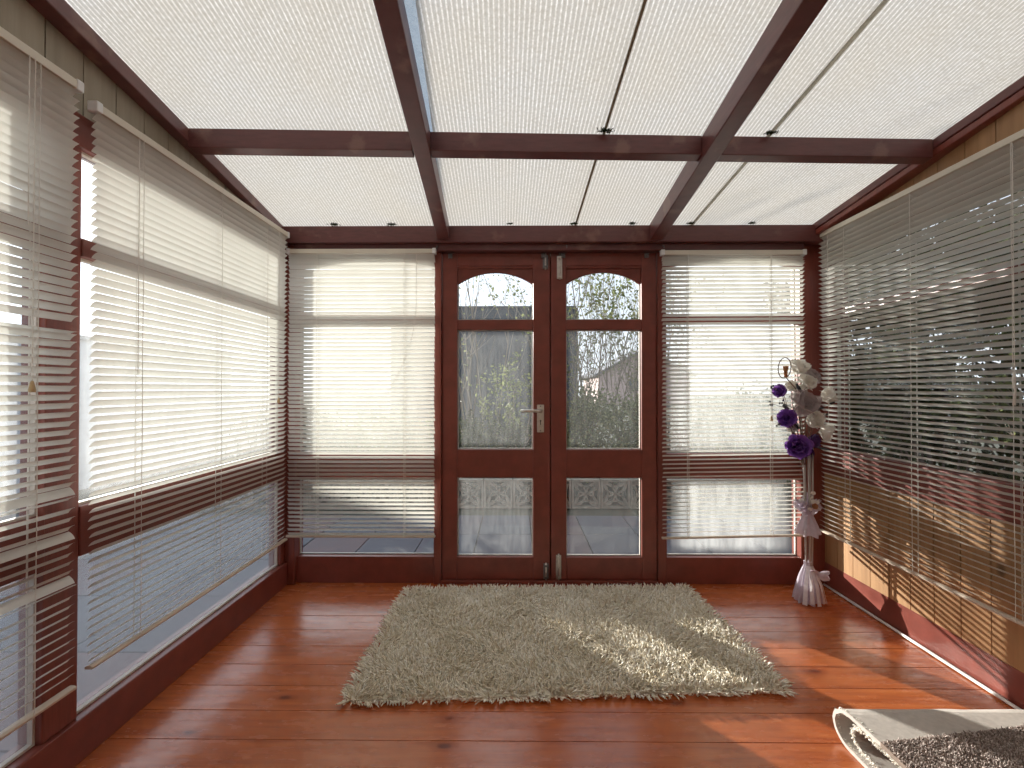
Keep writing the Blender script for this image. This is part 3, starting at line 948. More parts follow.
def sheet_profile(path, x0, x1, th, name, mat, par, skew=0.0, nx=10, seed=0):
    """a length of carpet: the path in the y-z plane given a thickness and drawn out along x"""
    rr = random.Random(seed)
    pts = [Vector((0, y, z)) for y, z in path]
    v = []; nP = len(pts)
    for i in range(nx + 1):
        x = x0 + (x1 - x0) * i / nx
        for k, p in enumerate(pts):
            d = (pts[min(k + 1, nP - 1)] - pts[max(k - 1, 0)]).normalized()
            nn = Vector((0, -d.z, d.y)) * th / 2
            j = rr.uniform(-0.0012, 0.0012); xx = x + skew * (p.y - 1.6)
            for s in (-1, 1): v.append((xx, p.y + nn.y * s + j, p.z + nn.z * s + j))
    f = []; W = nP * 2
    for i in range(nx):
        for k in range(nP - 1):
            a = i * W + k * 2; b = a + W
            f += [(a, a + 2, b + 2, b), (a + 1, b + 1, b + 3, a + 3)]
        f += [(i * W, i * W + W, i * W + W + 1, i * W + 1), (i * W + W - 2, i * W + W - 1, i * W + 2 * W - 1, i * W + 2 * W - 2)]
    for i, fl_ in ((0, 1), (nx, -1)):
        for k in range(nP - 1):
            a = i * W + k * 2; q = (a, a + 1, a + 3, a + 2); f.append(q if fl_ > 0 else q[::-1])
    return MB().raw(v, f).build(name, mat, par, smooth=False)


cp = root('folded_carpet', (1.45, 1.3, 0), 'folded beige carpet offcut, backing side up, with a brown pile flap on top', 'carpet')
def arc(cy, cz, r, a0, a1, n=10, sy=1.0):
    return [(cy + sy * r * math.cos(R(a0 + (a1 - a0) * i / n)), cz + r * math.sin(R(a0 + (a1 - a0) * i / n))) for i in range(n + 1)]
outer = [(0.72, 0.007), (1.10, 0.007), (1.43, 0.007)] + arc(1.545, 0.061, 0.054, -90, 90, 14, 1.35) + [(1.40, 0.119), (1.10, 0.121), (0.72, 0.121)]
inner = [(0.72, 0.022), (1.10, 0.022), (1.38, 0.022)] + arc(1.50, 0.060, 0.034, -90, 90, 12, 1.5) + [(1.35, 0.098), (1.10, 0.100), (0.72, 0.100)]
sheet_profile(outer, 1.080, 1.80, 0.012, 'outer_fold', BACKM, cp, skew=-0.03, seed=1)
sheet_profile(inner, 1.094, 1.79, 0.010, 'inner_fold', BACKM, cp, skew=-0.03, seed=2)
# woolly cream cut edges seen at the fold's end
def edge_fringe(path, x, skew, n, seed, name, thick=0.014):
    rr = np.random.default_rng(seed)
    pts = np.array(path); seg = np.linalg.norm(np.diff(pts, axis=0), axis=1); cum = np.concatenate([[0], np.cumsum(seg)])
    t = rr.uniform(0, cum[-1], n); yy = np.interp(t, cum, pts[:, 0]); zz = np.interp(t, cum, pts[:, 1])
    keep = yy > 0.95; yy, zz = yy[keep], zz[keep]; k = len(yy)
    P = np.stack([x + skew * (yy - 1.6) + rr.uniform(-0.001, 0.006, k), yy + rr.normal(0, thick * 0.25, k), np.maximum(0.006, zz + rr.normal(0, thick * 0.25, k))], 1)
    Dd = np.stack([np.full(k, -1.0), rr.normal(0, 0.6, k), rr.normal(0, 0.6, k)], 1)
    TVv, TFf = tufts(P, Dd, rr.uniform(0.004, 0.010, k), rr.uniform(0.0010, 0.0022, k), rr, np.zeros((k, 3)))
    TVv[:, 2] = np.maximum(TVv[:, 2], 0.0015)
    o = mesh_obj(name, TVv, TFf, CREAMT, cp); o['kind'] = 'stuff'
CREAMT = island_mat('cream_wool_edge', (0.78, 0.74, 0.64), (0.96, 0.94, 0.88), 0.9, spec=0.1)
edge_fringe(outer, 1.088, -0.03, 3600, 5, 'woolly_edge')
edge_fringe(inner, 1.094, -0.03, 2600, 6, 'woolly_edge')
# brown pile flap on top
fc = [(1.070, 1.400), (1.30, 1.432), (1.80, 1.505), (1.80, 0.75), (1.070, 0.75)]
m = MB(); zz0, zz1 = 0.128, 0.142
m.raw([(x, y, z) for z in (zz0, zz1) for x, y in fc], [(0, 1, 2, 3, 4), (9, 8, 7, 6, 5)] + [(i, 5 + i, 5 + (i + 1) % 5, (i + 1) % 5) for i in range(5)])
bf = m.build('brown_flap', BROWNB, cp)
NB = 34000
bx = rng.uniform(1.072, 1.80, NB); ymax = np.interp(bx, [1.070, 1.30, 1.80], [1.400, 1.432, 1.505]); by = rng.uniform(0.76, 1.51, NB)
kp = by < ymax - 0.002; bx, by = bx[kp], by[kp]; nb = len(bx)
PB = np.stack([bx, by, np.full(nb, 0.140)], 1)
DB = np.stack([rng.normal(0, 0.55, nb), rng.normal(0, 0.55, nb), np.ones(nb)], 1)
BV, BF = tufts(PB, DB, rng.uniform(0.006, 0.012, nb), rng.uniform(0.0013, 0.0024, nb), rng, rng.normal(0, 0.0015, (nb, 3)))
bp = mesh_obj('brown_pile', BV, BF, BROWNM, bf); bp['kind'] = 'stuff'

# ------------------------------------------------------------------ tall flower arrangement in the corner
FXc, FYc = 1.615, 2.62
FG = root('flower_arrangement', (FXc, FYc, 0), 'tall artificial flower stand with white and purple blooms and lilac organza wraps', 'flower arrangement')
WHPET = sheer_mat('white_petal', (0.96, 0.93, 0.88), 0.45)
TAUPE = sheer_mat('taupe_mesh_petal', (0.50, 0.42, 0.42), 0.35, 0.25)
PURP = sheer_mat('purple_petal', (0.36, 0.16, 0.58), 0.35)
DKPURP = sheer_mat('dark_purple_petal', (0.13, 0.05, 0.20), 0.25)
ORG = sheer_mat('lilac_organza', (0.74, 0.66, 0.76), 0.40, 0.12, 0.3)
ORGW = sheer_mat('white_ribbon', (0.88, 0.84, 0.86), 0.35)
STEMM = simple('brown_stem', (0.16, 0.09, 0.06), 0.6)
CANE = simple('pale_grey_cane', (0.45, 0.40, 0.38), 0.4)
ORAN = sheer_mat('amber_bud', (0.55, 0.26, 0.12), 0.3)
BEADM = simple('black_berry', (0.02, 0.015, 0.03), 0.25)
KF = 2.62 / 470.0


def fp(px, py, dy=0.0):
    return Vector(((px - 516) * (FYc + dy) / 470.0, FYc + dy, 1.18 - (py - 388) * (FYc + dy) / 470.0))


def petal_surface(m, c, d, size, width, cup, a0, ruffle=0.0, rr=random, nu=5, nv=6):
    """one petal: grows from c along the axis d, leaning out at angle a0 round it"""
    d = d.normalized(); a = d.orthogonal().normalized(); b = d.cross(a)
    out = a * math.cos(a0) + b * math.sin(a0); side = d.cross(out)
    v = []; f = []
    ph = rr.uniform(0, 6)
    for i in range(nv + 1):
        t = i / nv
        wv = width * math.sin(math.pi * min(1, 0.12 + 0.80 * t)) ** 0.7 * size
        lean = math.sin(t * 1.5) * cup
        ctr = c + d * (size * t * (1 - 0.25 * cup * t)) + out * (size * lean * 0.75)
        for j in range(nu + 1):
            s = (j / nu - 0.5)
            rf = ruffle * size * math.sin(s * 14 + ph + i) * t * t
            v.append(ctr + side * (s * wv) - out * (0.35 * size * (4 * s * s) * 0.4) * (1 - 0.3 * t) + d * rf + out * rf * 0.6)
    for i in range(nv):
        for j in range(nu):
            q = i * (nu + 1) + j
            f.append((q, q + 1, q + nu + 2, q + nu + 1))
    m.raw(v, f)


def bloom(px, py, rad, d, mat, name='bloom', dy=0.0, petals=(5, 4), cup=0.75, width=1.25, ruffle=0.05, seed=0, label=None):
    rr = random.Random(seed); c = fp(px, py, dy); d = Vector(d).normalized()
    size = rad * KF * 1.25; m = MB(); base = c - d * size * 0.45
    for ring, cnt in enumerate(petals):
        sc_ = 1 - 0.22 * ring; cp_ = cup * (1 - 0.38 * ring)
        for k in range(cnt):
            petal_surface(m, base + d * size * 0.06 * ring, d, size * sc_ * rr.uniform(0.92, 1.08), width, cp_, 2 * math.pi * (k + 0.5 * ring) / cnt + rr.uniform(-0.15, 0.15), ruffle, rr)
    o = m.build(name, mat, FG, smooth=True)
    if label: o['label'] = label
    return base


stems = []
spec = [
    (798.4, 367, 11, (0.1, -0.5, 1), WHPET, 0.02, (6, 5, 3), 0.9, 1.1, 0.09, 'ruffled white bloom at the top'),
    (811, 375, 10, (0.5, -0.8, 0.8), TAUPE, 0.03, (4, 3), 0.9, 1.5, 0.03, None),
    (805, 382, 11, (0.0, -1, 0.25), WHPET, -0.01, (4, 3), 0.55, 1.3, 0.03, None),
    (778.5, 391, 8.5, (-0.8, -0.6, 0.4), PURP, 0.0, (6, 5, 3), 0.85, 1.1, 0.10, 'small bright purple bloom'),
    (803, 402, 14.5, (0.1, -1, 0.35), TAUPE, -0.04, (4, 3), 0.75, 1.7, 0.02, 'large round taupe bloom'),
    (827, 395, 11, (1.0, -0.3, 0.35), WHPET, -0.01, (5, 3), 0.75, 1.2, 0.06, None),
    (785.6, 418, 10.5, (-0.6, -0.9, 0.3), PURP, -0.03, (6, 5, 4), 0.85, 1.2, 0.08, 'bright purple bloom'),
    (813, 419, 11, (0.3, -1, 0.0), WHPET, -0.05, (5, 4), 0.8, 1.3, 0.07, None),
    (825, 431, 11, (0.7, -0.6, -0.4), WHPET, -0.02, (4, 3), 0.7, 1.2, 0.05, None),
    (796.5, 446, 13, (-0.4, -0.9, 0.1), PURP, -0.04, (7, 6, 4), 0.9, 1.3, 0.09, 'large deep purple bloom at the bottom'),
    (812, 440, 8.5, (0.5, -0.8, 0.0), DKPURP, -0.01, (5, 4), 0.8, 1.2, 0.07, None),
    (803, 452, 9, (0.1, -0.7, -0.7), DKPURP, 0.0, (5, 4), 0.8, 1.2, 0.06, None),
    (790, 386, 7.5, (-0.3, -0.9, 0.5), WHPET, 0.03, (5, 3), 0.8, 1.2, 0.08, None),
    (790, 425, 8, (-0.2, -0.8, -0.5), WHPET, 0.0, (5, 3), 0.7, 1.2, 0.08, None),
]
for i, (px, py, rad, d, mat, dy, pet, cup, wid, ruf, lab) in enumerate(spec):
    stems.append(bloom(px, py, rad, d, mat, 'bloom', dy, pet, cup, wid, ruf, 20 + i, lab))
neck = fp(802, 460)
m = MB()
for i, b in enumerate(stems):
    mid = (neck + b) / 2 + Vector((0.01 * math.sin(i * 2.1), 0.02, 0.01))
    m.tube([neck + Vector((0.008 * math.cos(i), 0.008 * math.sin(i), -0.02)), mid, b], [0.0035, 0.003, 0.002], 6)
tips = [((772, 386), (783, 396)), ((770, 403), (786, 408)), ((781, 402), (792, 408)), ((776, 424), (788, 424)), ((824, 413), (812, 415)), ((830, 404), (818, 408))]
for (tx, ty), (sx, sy) in tips:
    a = fp(tx, ty, -0.03); c = fp(sx, sy, -0.01)
    m.tube([neck, (c + neck) / 2 + Vector((0, 0.01, 0)), c, a], [0.0025, 0.0022, 0.0018, 0.0012], 5)
    bm_ = MB()
    for q in range(3):
        pc = a + Vector((random.uniform(-.012, .012), random.uniform(-.012, .012), random.uniform(-.010, .012)))
        bm_.lathe(pc, [(0.0, -0.0058), (0.0045, -0.003), (0.0058, 0.0), (0.0045, 0.003), (0.0, 0.0058)], 8)
        m.tube([a, pc], 0.0008, 4)
    bm_.build('berry_cluster', BEADM, FG, smooth=True)
m.build('twigs', STEMM, FG)
# wire hoop with an amber bud
hc = fp(783.4, 367.5, -0.02); ring = []
for k in range(25):
    t = 2 * math.pi * k / 24
    ring.append(hc + Vector((math.cos(t) * 6.3 * KF + math.sin(t) * 0.004, 0.002, math.sin(t) * 10.2 * KF)))
MB().tube(ring, 0.0026, 6, cap=False).build('wire_hoop', STEMM, FG)
m = MB()
for k in range(5): petal_surface(m, hc + Vector((0.006, 0, -0.050)), Vector((-0.12, -0.15, 1)), 0.066, 0.30, 0.30, k * 1.256, 0.04)
m.build('amber_bud', ORAN, FG, smooth=True)['label'] = 'amber bud inside a wire hoop'
MB().tube([hc + Vector((0.006, 0, -0.052)), fp(794, 388), fp(800, 420), neck], 0.0028, 6).build('hoop_stem', STEMM, FG)
# leaves
LEAFD = sheer_mat('dark_leaf', (0.07, 0.07, 0.08), 0.2)
m = MB()
for (px, py, ax, ay, s) in ((788, 408, -1.2, 0.4, 0.075), (808, 410, 1, 0.1, 0.07), (797, 428, -0.8, 0.9, 0.07), (816, 446, 1.2, -0.6, 0.06), (799, 392, -0.6, 1, 0.06), (806, 437, 0.1, -1, 0.06)):
    petal_surface(m, fp(px, py, -0.02), Vector((ax, -0.4, ay)), s, 0.35, 0.3, 1.0, 0.02)
m.build('leaves', LEAFD, FG, smooth=True)
# canes
m = MB()
for dx, dy, r_ in ((-0.017, 0.0, 0.0062), (0.016, 0.006, 0.0060), (0.0, -0.012, 0.0055), (-0.004, 0.014, 0.005), (0.024, -0.006, 0.0045)):
    m.tube([(FXc + dx * 0.5, FYc + dy, 0.02), (FXc + dx * 0.9, FYc + dy, 0.45), (FXc + dx * 1.15 - 0.004, FYc + dy, 0.86)], r_, 8)
m.build('canes', CANE, FG, smooth=True)


def wrap(prof, cx, cz, mat, name, pleats=11, amp=0.18, seed=0, n=66, sy=0.85):
    rr = random.Random(seed); v = []; f = []
    phs = [rr.uniform(0, 6) for _ in range(4)]
    for i, (r_, z) in enumerate(prof):
        g = i / (len(prof) - 1)
        for k in range(n):
            t = 2 * math.pi * k / n
            rad = r_ * (1 + amp * (0.35 + 0.65 * g) * math.sin(pleats * t + phs[0] + g * 1.2) + 0.10 * math.sin(3 * t + phs[1] + g * 2))
            v.append((cx + rad * math.cos(t), FYc + sy * rad * math.sin(t), cz + z + 0.006 * g * math.sin(5 * t + phs[2])))
    for i in range(len(prof) - 1):
        for k in range(n): f.append((i * n + k, i * n + (k + 1) % n, (i + 1) * n + (k + 1) % n, (i + 1) * n + k))
    return MB().raw(v, f).build(name, mat, FG, smooth=True)


sk = wrap([(0.020, 0.228), (0.017, 0.208), (0.024, 0.190), (0.038, 0.150), (0.050, 0.100), (0.060, 0.050), (0.066, 0.010)], FXc - 0.004, 0.0, ORG, 'organza_skirt', seed=2)
m = MB()
for k in range(5):
    t = -2.3 + k * 0.42
    c = Vector((FXc + 0.02 * math.cos(t), FYc + 0.02 * math.sin(t), 0.205)); e = Vector((FXc + 0.086 * math.cos(t), FYc + 0.080 * math.sin(t), 0.012 + 0.01 * (k % 2)))
    mid = (c + e) / 2 + Vector((math.cos(t) * 0.012, math.sin(t) * 0.012, 0.0)); s = Vector((-math.sin(t), math.cos(t), 0)) * 0.007
    m.raw([c - s, c + s, mid - s * 1.3, mid + s * 1.3, e - s * 1.6, e + s * 1.6], [(0, 1, 3, 2), (2, 3, 5, 4)])
m.build('ribbon_tail', ORGW, FG)
m = MB(); bc = Vector((FXc + 0.035, FYc - 0.025, 0.165))
for k, (dx, dz) in enumerate(((0.055, 0.012), (0.045, -0.022), (-0.04, 0.018))):
    petal_surface(m, bc, Vector((dx, -0.02, dz)), 0.06, 0.7, 0.25, 1.1 + k, 0.06)
m.build('bow', ORG, FG, smooth=True)
mw = wrap([(0.016, 0.150), (0.020, 0.130), (0.030, 0.095), (0.046, 0.055), (0.058, 0.020), (0.060, 0.0)], FXc - 0.002, 0.375, ORG, 'organza_wrap', pleats=7, amp=0.2, seed=5)
m = MB(); rr = random.Random(9)
for k in range(26):
    t = rr.uniform(0, 6.28); h = rr.uniform(0.02, 0.11); r0 = 0.018
    c = Vector((FXc + r0 * math.cos(t), FYc + r0 * math.sin(t), 0.485 + h * 0.5))
    petal_surface(m, c, Vector((math.cos(t) * 0.9, math.sin(t) * 0.9, 0.2 + h * 7)), rr.uniform(0.045, 0.068), 0.9, 0.4, rr.uniform(0, 6), 0.08, rr)
m.build('lilac_ruffle', ORG, FG, smooth=True)
m = MB()
for k in range(12):
    t = rr.uniform(3.3, 6.1); c = Vector((FXc + 0.036 * math.cos(t), FYc + 0.036 * math.sin(t), 0.53 + rr.uniform(-0.03, 0.08)))
    petal_surface(m, c, Vector((math.cos(t), math.sin(t), 0.4)), 0.026, 0.9, 0.6, rr.uniform(0, 6), 0.05, rr)
m.build('white_blossom', WHPET, FG, smooth=True)
m = MB(); c = Vector((FXc - 0.004, FYc - 0.050, 0.54))
for k in range(5): petal_surface(m, c, Vector((0.1, -1, 0.3)), 0.026, 1.0, 0.8, k * 1.256, 0.03, rr)
m.build('amber_blossom', ORAN, FG, smooth=True)

# ------------------------------------------------------------------ moss tufts on the timbers
def moss(x, y, z, s, label, seed):
    rr = np.random.default_rng(seed); n = 90
    P = np.stack([x + rr.normal(0, s * 0.42, n), y + rr.normal(0, s * 0.16, n), z - np.abs(rr.normal(0, s * 0.10, n))], 1)
    Dd = rr.normal(0, 1, (n, 3)); Dd[:, 2] -= 0.1
    V, F = tufts(P, Dd, rr.uniform(s * 0.15, s * 0.45, n), rr.uniform(0.0012, 0.003, n), rr, np.zeros((n, 3)))
    V[:, 2] = np.minimum(V[:, 2], sheet_z(y) - 0.001)
    o = mesh_obj('moss_tuft', V, F, MOSSM); tag(o, label, 'moss', 'moss tufts under the roof sheet')
zf = sheet_z(2.755) - 0.008; ym = 1.965; zm = sheet_z(ym) - 0.008
moss((333 - 516) * 2.75 / 470, 2.755, zf, 0.032, 'dark moss tuft on the header beam nearest the left wall', 1)
moss((390.5 - 516) * 2.75 / 470, 2.755, zf, 0.030, 'dark moss tuft on the header beam just left of the first rafter', 2)
moss((510 - 516) * 2.75 / 470, 2.755, zf, 0.018, 'smallest dark moss tuft, above the meeting of the two doors', 3)
moss((574 - 516) * 2.75 / 470, 2.755, zf, 0.024, 'dark moss tuft where the dark glazing bar meets the header beam', 4)
moss((633 - 516) * 2.75 / 470, 2.755, zf, 0.026, 'dark moss tuft on the header beam just left of the second rafter', 5)
moss((691 - 516) * 2.75 / 470, 2.755, zf, 0.026, 'dark moss tuft on the header beam just right of the second rafter', 6)
moss((752.6 - 516) * 2.75 / 470, 2.755, zf, 0.024, 'dark moss tuft on the header beam nearest the flower stand', 7)
moss((606 - 516) * ym / 470, ym, zm, 0.034, 'dark moss tuft on the purlin beside the dark glazing bar', 8)
moss((771 - 516) * (ym + .02) / 470, ym + .02, zm, 0.028, 'dark moss tuft on the purlin below the pale glazing bar', 9)

# ------------------------------------------------------------------ garden
GZ = -0.08
m = MB()
sx, sy_ = 0.457, 0.61
ox, oy = 0.131, 4.07
for i in range(-16, 9):
    for j in range(-9, 2):
        x0 = ox + i * sx; y0 = oy + j * sy_
        if y0 + sy_ > 4.98: continue
        if x0 + sx > XL - 0.12 and x0 < XR + 0.12 and y0 < FY - 0.3: continue
        if x0 > 2.45: continue
        m.box(x0 + 0.004, x0 + sx - 0.004, y0 + 0.004, y0 + sy_ - 0.004, GZ - 0.04, GZ + random.uniform(-0.002, 0.002))
pt = m.build('patio', slab_mat(), bevel=0.003); tag(pt, 'grey and pinkish paving slabs outside around the sun room', 'paving', kind='structure')
gr = MB().box(-60, 60, -3, 90, GZ - 0.3, GZ - 0.02).build('ground', simple('garden_soil', (0.075, 0.075, 0.05), 0.95, var=0.5, vscale=1.5)); tag(gr, 'dark soil and rough grass around the paving', 'ground', kind='structure')

# pierced screen-block wall
CONC = simple('pale_concrete', (0.36, 0.33, 0.27), 0.85, var=0.25, vscale=14, bumpy=0.3)
m = MB(); B = 0.300; Yw = 4.95
x = -3.06 + 0.0
def vesica(m, cx, cz, ang, ln_, wd, y0, y1, th):
    n = 12
    for sgn in (-1, 1):
        prev = None; pts = []
        for i in range(n + 1):
            t = i / n; a = t * ln_; b = sgn * wd * math.sin(math.pi * t)
            pts.append((cx + a * math.cos(ang) - b * math.sin(ang), cz + a * math.sin(ang) + b * math.cos(ang)))
        for i in range(n):
            m.beam((pts[i][0], (y0 + y1) / 2, pts[i][1]), (pts[i + 1][0], (y0 + y1) / 2, pts[i + 1][1]), y1 - y0, th, up=(0.01, 0, 1)) if abs(pts[i + 1][0] - pts[i][0]) > 1e-4 else None
for k in range(21):
    x0 = -3.11 + k * (B + 0.008); x1 = x0 + B; cx = (x0 + x1) / 2; z0 = GZ; z1 = GZ + B; cz = (z0 + z1) / 2; fr = 0.020
    y0, y1 = Yw, Yw + 0.09
    m.box(x0, x0 + fr, y0, y1, z0, z1); m.box(x1 - fr, x1, y0, y1, z0, z1); m.box(x0 + fr, x1 - fr, y0, y1, z0, z0 + fr); m.box(x0 + fr, x1 - fr, y0, y1, z1 - fr, z1)
    for q in range(4):
        vesica(m, cx, cz, math.pi / 4 + q * math.pi / 2, B * 0.60, 0.036, y0 + 0.01, y1 - 0.01, 0.014)
    for sx_, sz_ in ((1, 0), (-1, 0), (0, 1), (0, -1)):
        pts = []
        for i in range(9):
            t = -0.5 + i / 8
            pts.append((cx + sx_ * (B * 0.5 - fr - 0.055 * (1 - 4 * t * t)) + (t * (B - 2 * fr) if sx_ == 0 else 0),
                        cz + sz_ * (B * 0.5 - fr - 0.055 * (1 - 4 * t * t)) + (t * (B - 2 * fr) if sz_ == 0 else 0)))
        for i in range(8):
            m.beam((pts[i][0], (y0 + y1) / 2, pts[i][1]), (pts[i + 1][0], (y0 + y1) / 2, pts[i + 1][1]), y1 - y0 - 0.02, 0.012, up=(0.013, 0, 1))
sw = m.build('screen_wall', CONC); tag(sw, 'low pierced concrete block wall with petal pattern at the patio edge', 'garden wall')
rb_ = MB().box(-3.3, 3.6, 5.06, 9.5, GZ - 0.02, 0.02).build('flower_bed', simple('dark_bed_soil', (0.045, 0.04, 0.028), 0.95, var=0.5, vscale=6)); tag(rb_, 'dark raised flower bed behind the pierced block wall', 'flower bed', kind='structure')

LEAF_G = island_mat('fresh_leaves', (0.07, 0.10, 0.03), (0.30, 0.33, 0.14), 0.6, 0.35, spec=0.1)
LEAF_Y = island_mat('pale_leaves', (0.14, 0.17, 0.07), (0.38, 0.38, 0.20), 0.5, 0.35)
LEAF_D = island_mat('dark_leaves', (0.022, 0.034, 0.014), (0.10, 0.115, 0.05), 0.8, 0.15, spec=0.04)
LEAF_R = island_mat('reddish_leaves', (0.16, 0.05, 0.03), (0.30, 0.20, 0.10), 0.6, 0.3)
BARK = simple('grey_brown_bark', (0.20, 0.16, 0.13), 0.9)
BARKP = simple('pale_twig_bark', (0.34, 0.29, 0.24), 0.9)


def leaf_cloud(n, pts, size, rng):
    """diamond leaves folded along the midrib"""
    idx = rng.integers(0, len(pts), n); c = pts[idx] + rng.normal(0, 0.035, (n, 3))
    d = rng.normal(0, 1, (n, 3)); d /= np.linalg.norm(d, axis=1, keepdims=True)
    s = np.cross(d, rng.normal(0, 1, (n, 3))); s /= np.linalg.norm(s, axis=1, keepdims=True)
    nn = np.cross(d, s); L_ = (rng.uniform(0.6, 1.2, n) * size)[:, None]; W = L_ * 0.28
    V = np.stack([c, c + d * L_ * 0.5 + s * W + nn * W * 0.4, c + d * L_, c + d * L_ * 0.5 - s * W + nn * W * 0.4], 1)
    F = np.array([(0, 1, 2), (0, 2, 3)]); FF = (F[None] + (np.arange(n) * 4)[:, None, None]).reshape(-1, 3)
    return V.reshape(-1, 3), FF


def branchy(name, label, cat, base, height, spread, nstem, depth, seed, bark, leafmat=None, nleaf=0, lsize=0.05, r0=0.012, group=None, lean=(0, 0), leafz=0.0, split=3):
    rr = random.Random(seed); rn = np.random.default_rng(seed)
    r = root(name, base, label, cat, group)
    m = MB(); tips = []
    def grow(p, d, ln_, rad, lv):
        pts = [p]; q = p.copy(); dd = d.copy(); ns = 5
        for i in range(ns):
            dd = (dd + Vector((rr.uniform(-.16, .16), rr.uniform(-.16, .16), rr.uniform(-.05, .12)))).normalized()
            q = q + dd * ln_ / ns; pts.append(q.copy())
            if q.z > leafz: tips.append(tuple(q))
        m.tube(pts, [rad * (1 - 0.6 * i / ns) for i in range(ns + 1)], 5 if lv else 6, cap=False)
        if lv < depth:
            for k in range(split):
                i = rr.randint(2, ns); e = (dd + Vector((rr.uniform(-.8, .8), rr.uniform(-.6, .6), rr.uniform(-.15, .6)))).normalized()
                grow(pts[i], e, ln_ * rr.uniform(0.40, 0.62), rad * 0.42, lv + 1)
    b = Vector(base)
    for k in range(nstem):
        t = rr.uniform(0, 6.28); rad = rr.uniform(0, 0.10 + 0.25 * spread)
        p = b + Vector((math.cos(t) * rad, math.sin(t) * rad * 0.6, 0))
        d = Vector((math.cos(t) * spread * rr.uniform(0.2, 1) + lean[0], math.sin(t) * spread * 0.5 * rr.uniform(0.2, 1) + lean[1], 1)).normalized()
        grow(p, d, height * rr.uniform(0.55, 0.8), r0 * rr.uniform(0.7, 1.2), 0)
    m.build('branches', bark, r)
    if leafmat and tips and nleaf:
        V, F = leaf_cloud(nleaf, np.array(tips), lsize, rn)
        V[:, 2] = np.maximum(V[:, 2], b.z)
        mesh_obj('foliage', V, F, leafmat, r)
    return r


def bush(name, label, cat, base, rx, ry, rz, n, seed, mat, lsize=0.05, group=None, flat=False):
    rn = np.random.default_rng(seed); r = root(name, base, label, cat, group)
    k = 220
    d = rn.normal(0, 1, (k, 3)); d /= np.linalg.norm(d, axis=1, keepdims=True); rad = rn.uniform(0.45, 1.0, k) ** 0.5
    if flat: d = np.clip(d * 1.5, -1, 1)
    cl = d * rad[:, None] * np.array([rx, ry, rz * 0.5]) * (1 + 0.15 * np.sin(7 * d[:, :1] + 5 * d[:, 2:]))
    cl += np.array([base[0], base[1], base[2] + rz * 0.5]); cl[:, 2] = np.maximum(cl[:, 2], base[2] + 0.02)
    sub = cl[rn.integers(0, k, k * 9)] + rn.normal(0, 0.07, (k * 9, 3))
    V, F = leaf_cloud(n, sub, lsize, rn); V[:, 2] = np.maximum(V[:, 2], base[2])
    mesh_obj('foliage', V, F, mat, r)
    m = MB(); b = Vector(base)
    for i in range(26):
        e = Vector(cl[i * 7]); m.tube([b + Vector((random.uniform(-.1, .1), random.uniform(-.05, .05), 0)), (b + e) / 2 + Vector((0, 0, 0.1)), e], [0.010, 0.007, 0.003], 5, cap=False)
    m.build('branches', BARK, r)
    return r


# behind the left door: misted view of a pale-twigged shrub and a dark fence
FENC = board_mat('dark_fence_board', (0.038, 0.052, 0.075), (0.07, 0.09, 0.125))
fe = root('garden_fence', (-1.8, 8.6, GZ), 'tall dark close-boarded fence beyond the garden', 'fence')
boards('fence_boards', 0, 0, 0, 0.001, 0, lambda q: 1, fe, FENC) if False else None
m = MB(); x = -2.3
while x < 1.10:
    q_ = 0.012 * (int(round(x / 0.118)) % 2); m.box(x, x + 0.124, 8.60 + q_, 8.618 + q_, GZ, 2.66); x += 0.118
m.build('fence_panel', FENC, fe)
for k in range(2): MB().box(-2.3 + k * 1.78, -2.2 + k * 1.78, 8.62, 8.72, GZ, 2.70).build('fence_post', FENC, fe)
MB().box(-2.3, 1.10, 8.585, 8.635, 2.66, 2.69).build('fence_capping', FENC, fe)

branchy('bare_shrub', 'tall pale-twigged shrub seen through the misted left door', 'shrub', (-0.42, 6.3, 0.02), 2.9, 0.35, 7, 2, 11, BARKP, LEAF_Y, 260, 0.05, r0=0.014)
branchy('leafy_shrub', 'leafy pale green shrub at the handle side of the left door pane', 'shrub', (0.05, 5.7, 0.02), 1.55, 0.35, 7, 2, 12, BARKP, LEAF_G, 1500, 0.055, lean=(0.12, 0))
branchy('bare_shrub', 'thin bare stems rising above the fence in the arched left pane', 'shrub', (-0.75, 7.6, 0.02), 3.9, 0.22, 5, 1, 13, BARK, None, 0, r0=0.016)
branchy('climbing_rose', 'tall bare-stemmed rose with green leaf sprays in the right door arch', 'shrub', (1.05, 6.2, 0.02), 3.3, 0.42, 8, 2, 14, BARK, LEAF_G, 900, 0.065, r0=0.013, leafz=1.9)
branchy('bare_shrub', 'dense bare twiggy shrub at the left of the right door pane', 'shrub', (0.72, 5.9, 0.02), 2.6, 0.28, 16, 2, 15, BARKP, LEAF_Y, 1500, 0.045, r0=0.009, split=4)
branchy('bare_shrub', 'dense bare twiggy shrub at the right of the right door pane', 'shrub', (1.62, 6.1, 0.02), 3.0, 0.32, 16, 2, 16, BARKP, LEAF_Y, 1600, 0.05, r0=0.010, split=4, lean=(-0.05, 0))
bush('evergreen_shrub', 'low green leafy shrub filling the bottom of the right door pane', 'shrub', (1.05, 5.75, 0.0), 0.66, 0.42, 1.10, 9000, 21, LEAF_Y, 0.055)
bush('evergreen_shrub', 'dark green low shrub behind the block wall in the left door pane', 'shrub', (-0.35, 5.8, 0.0), 0.65, 0.4, 0.78, 6500, 22, LEAF_D, 0.05)
bush('red_leaved_shrub', 'reddish-leaved shrub behind the block wall beside the right door jamb', 'shrub', (1.75, 5.65, 0.0), 0.30, 0.28, 0.85, 1300, 23, LEAF_R, 0.05)
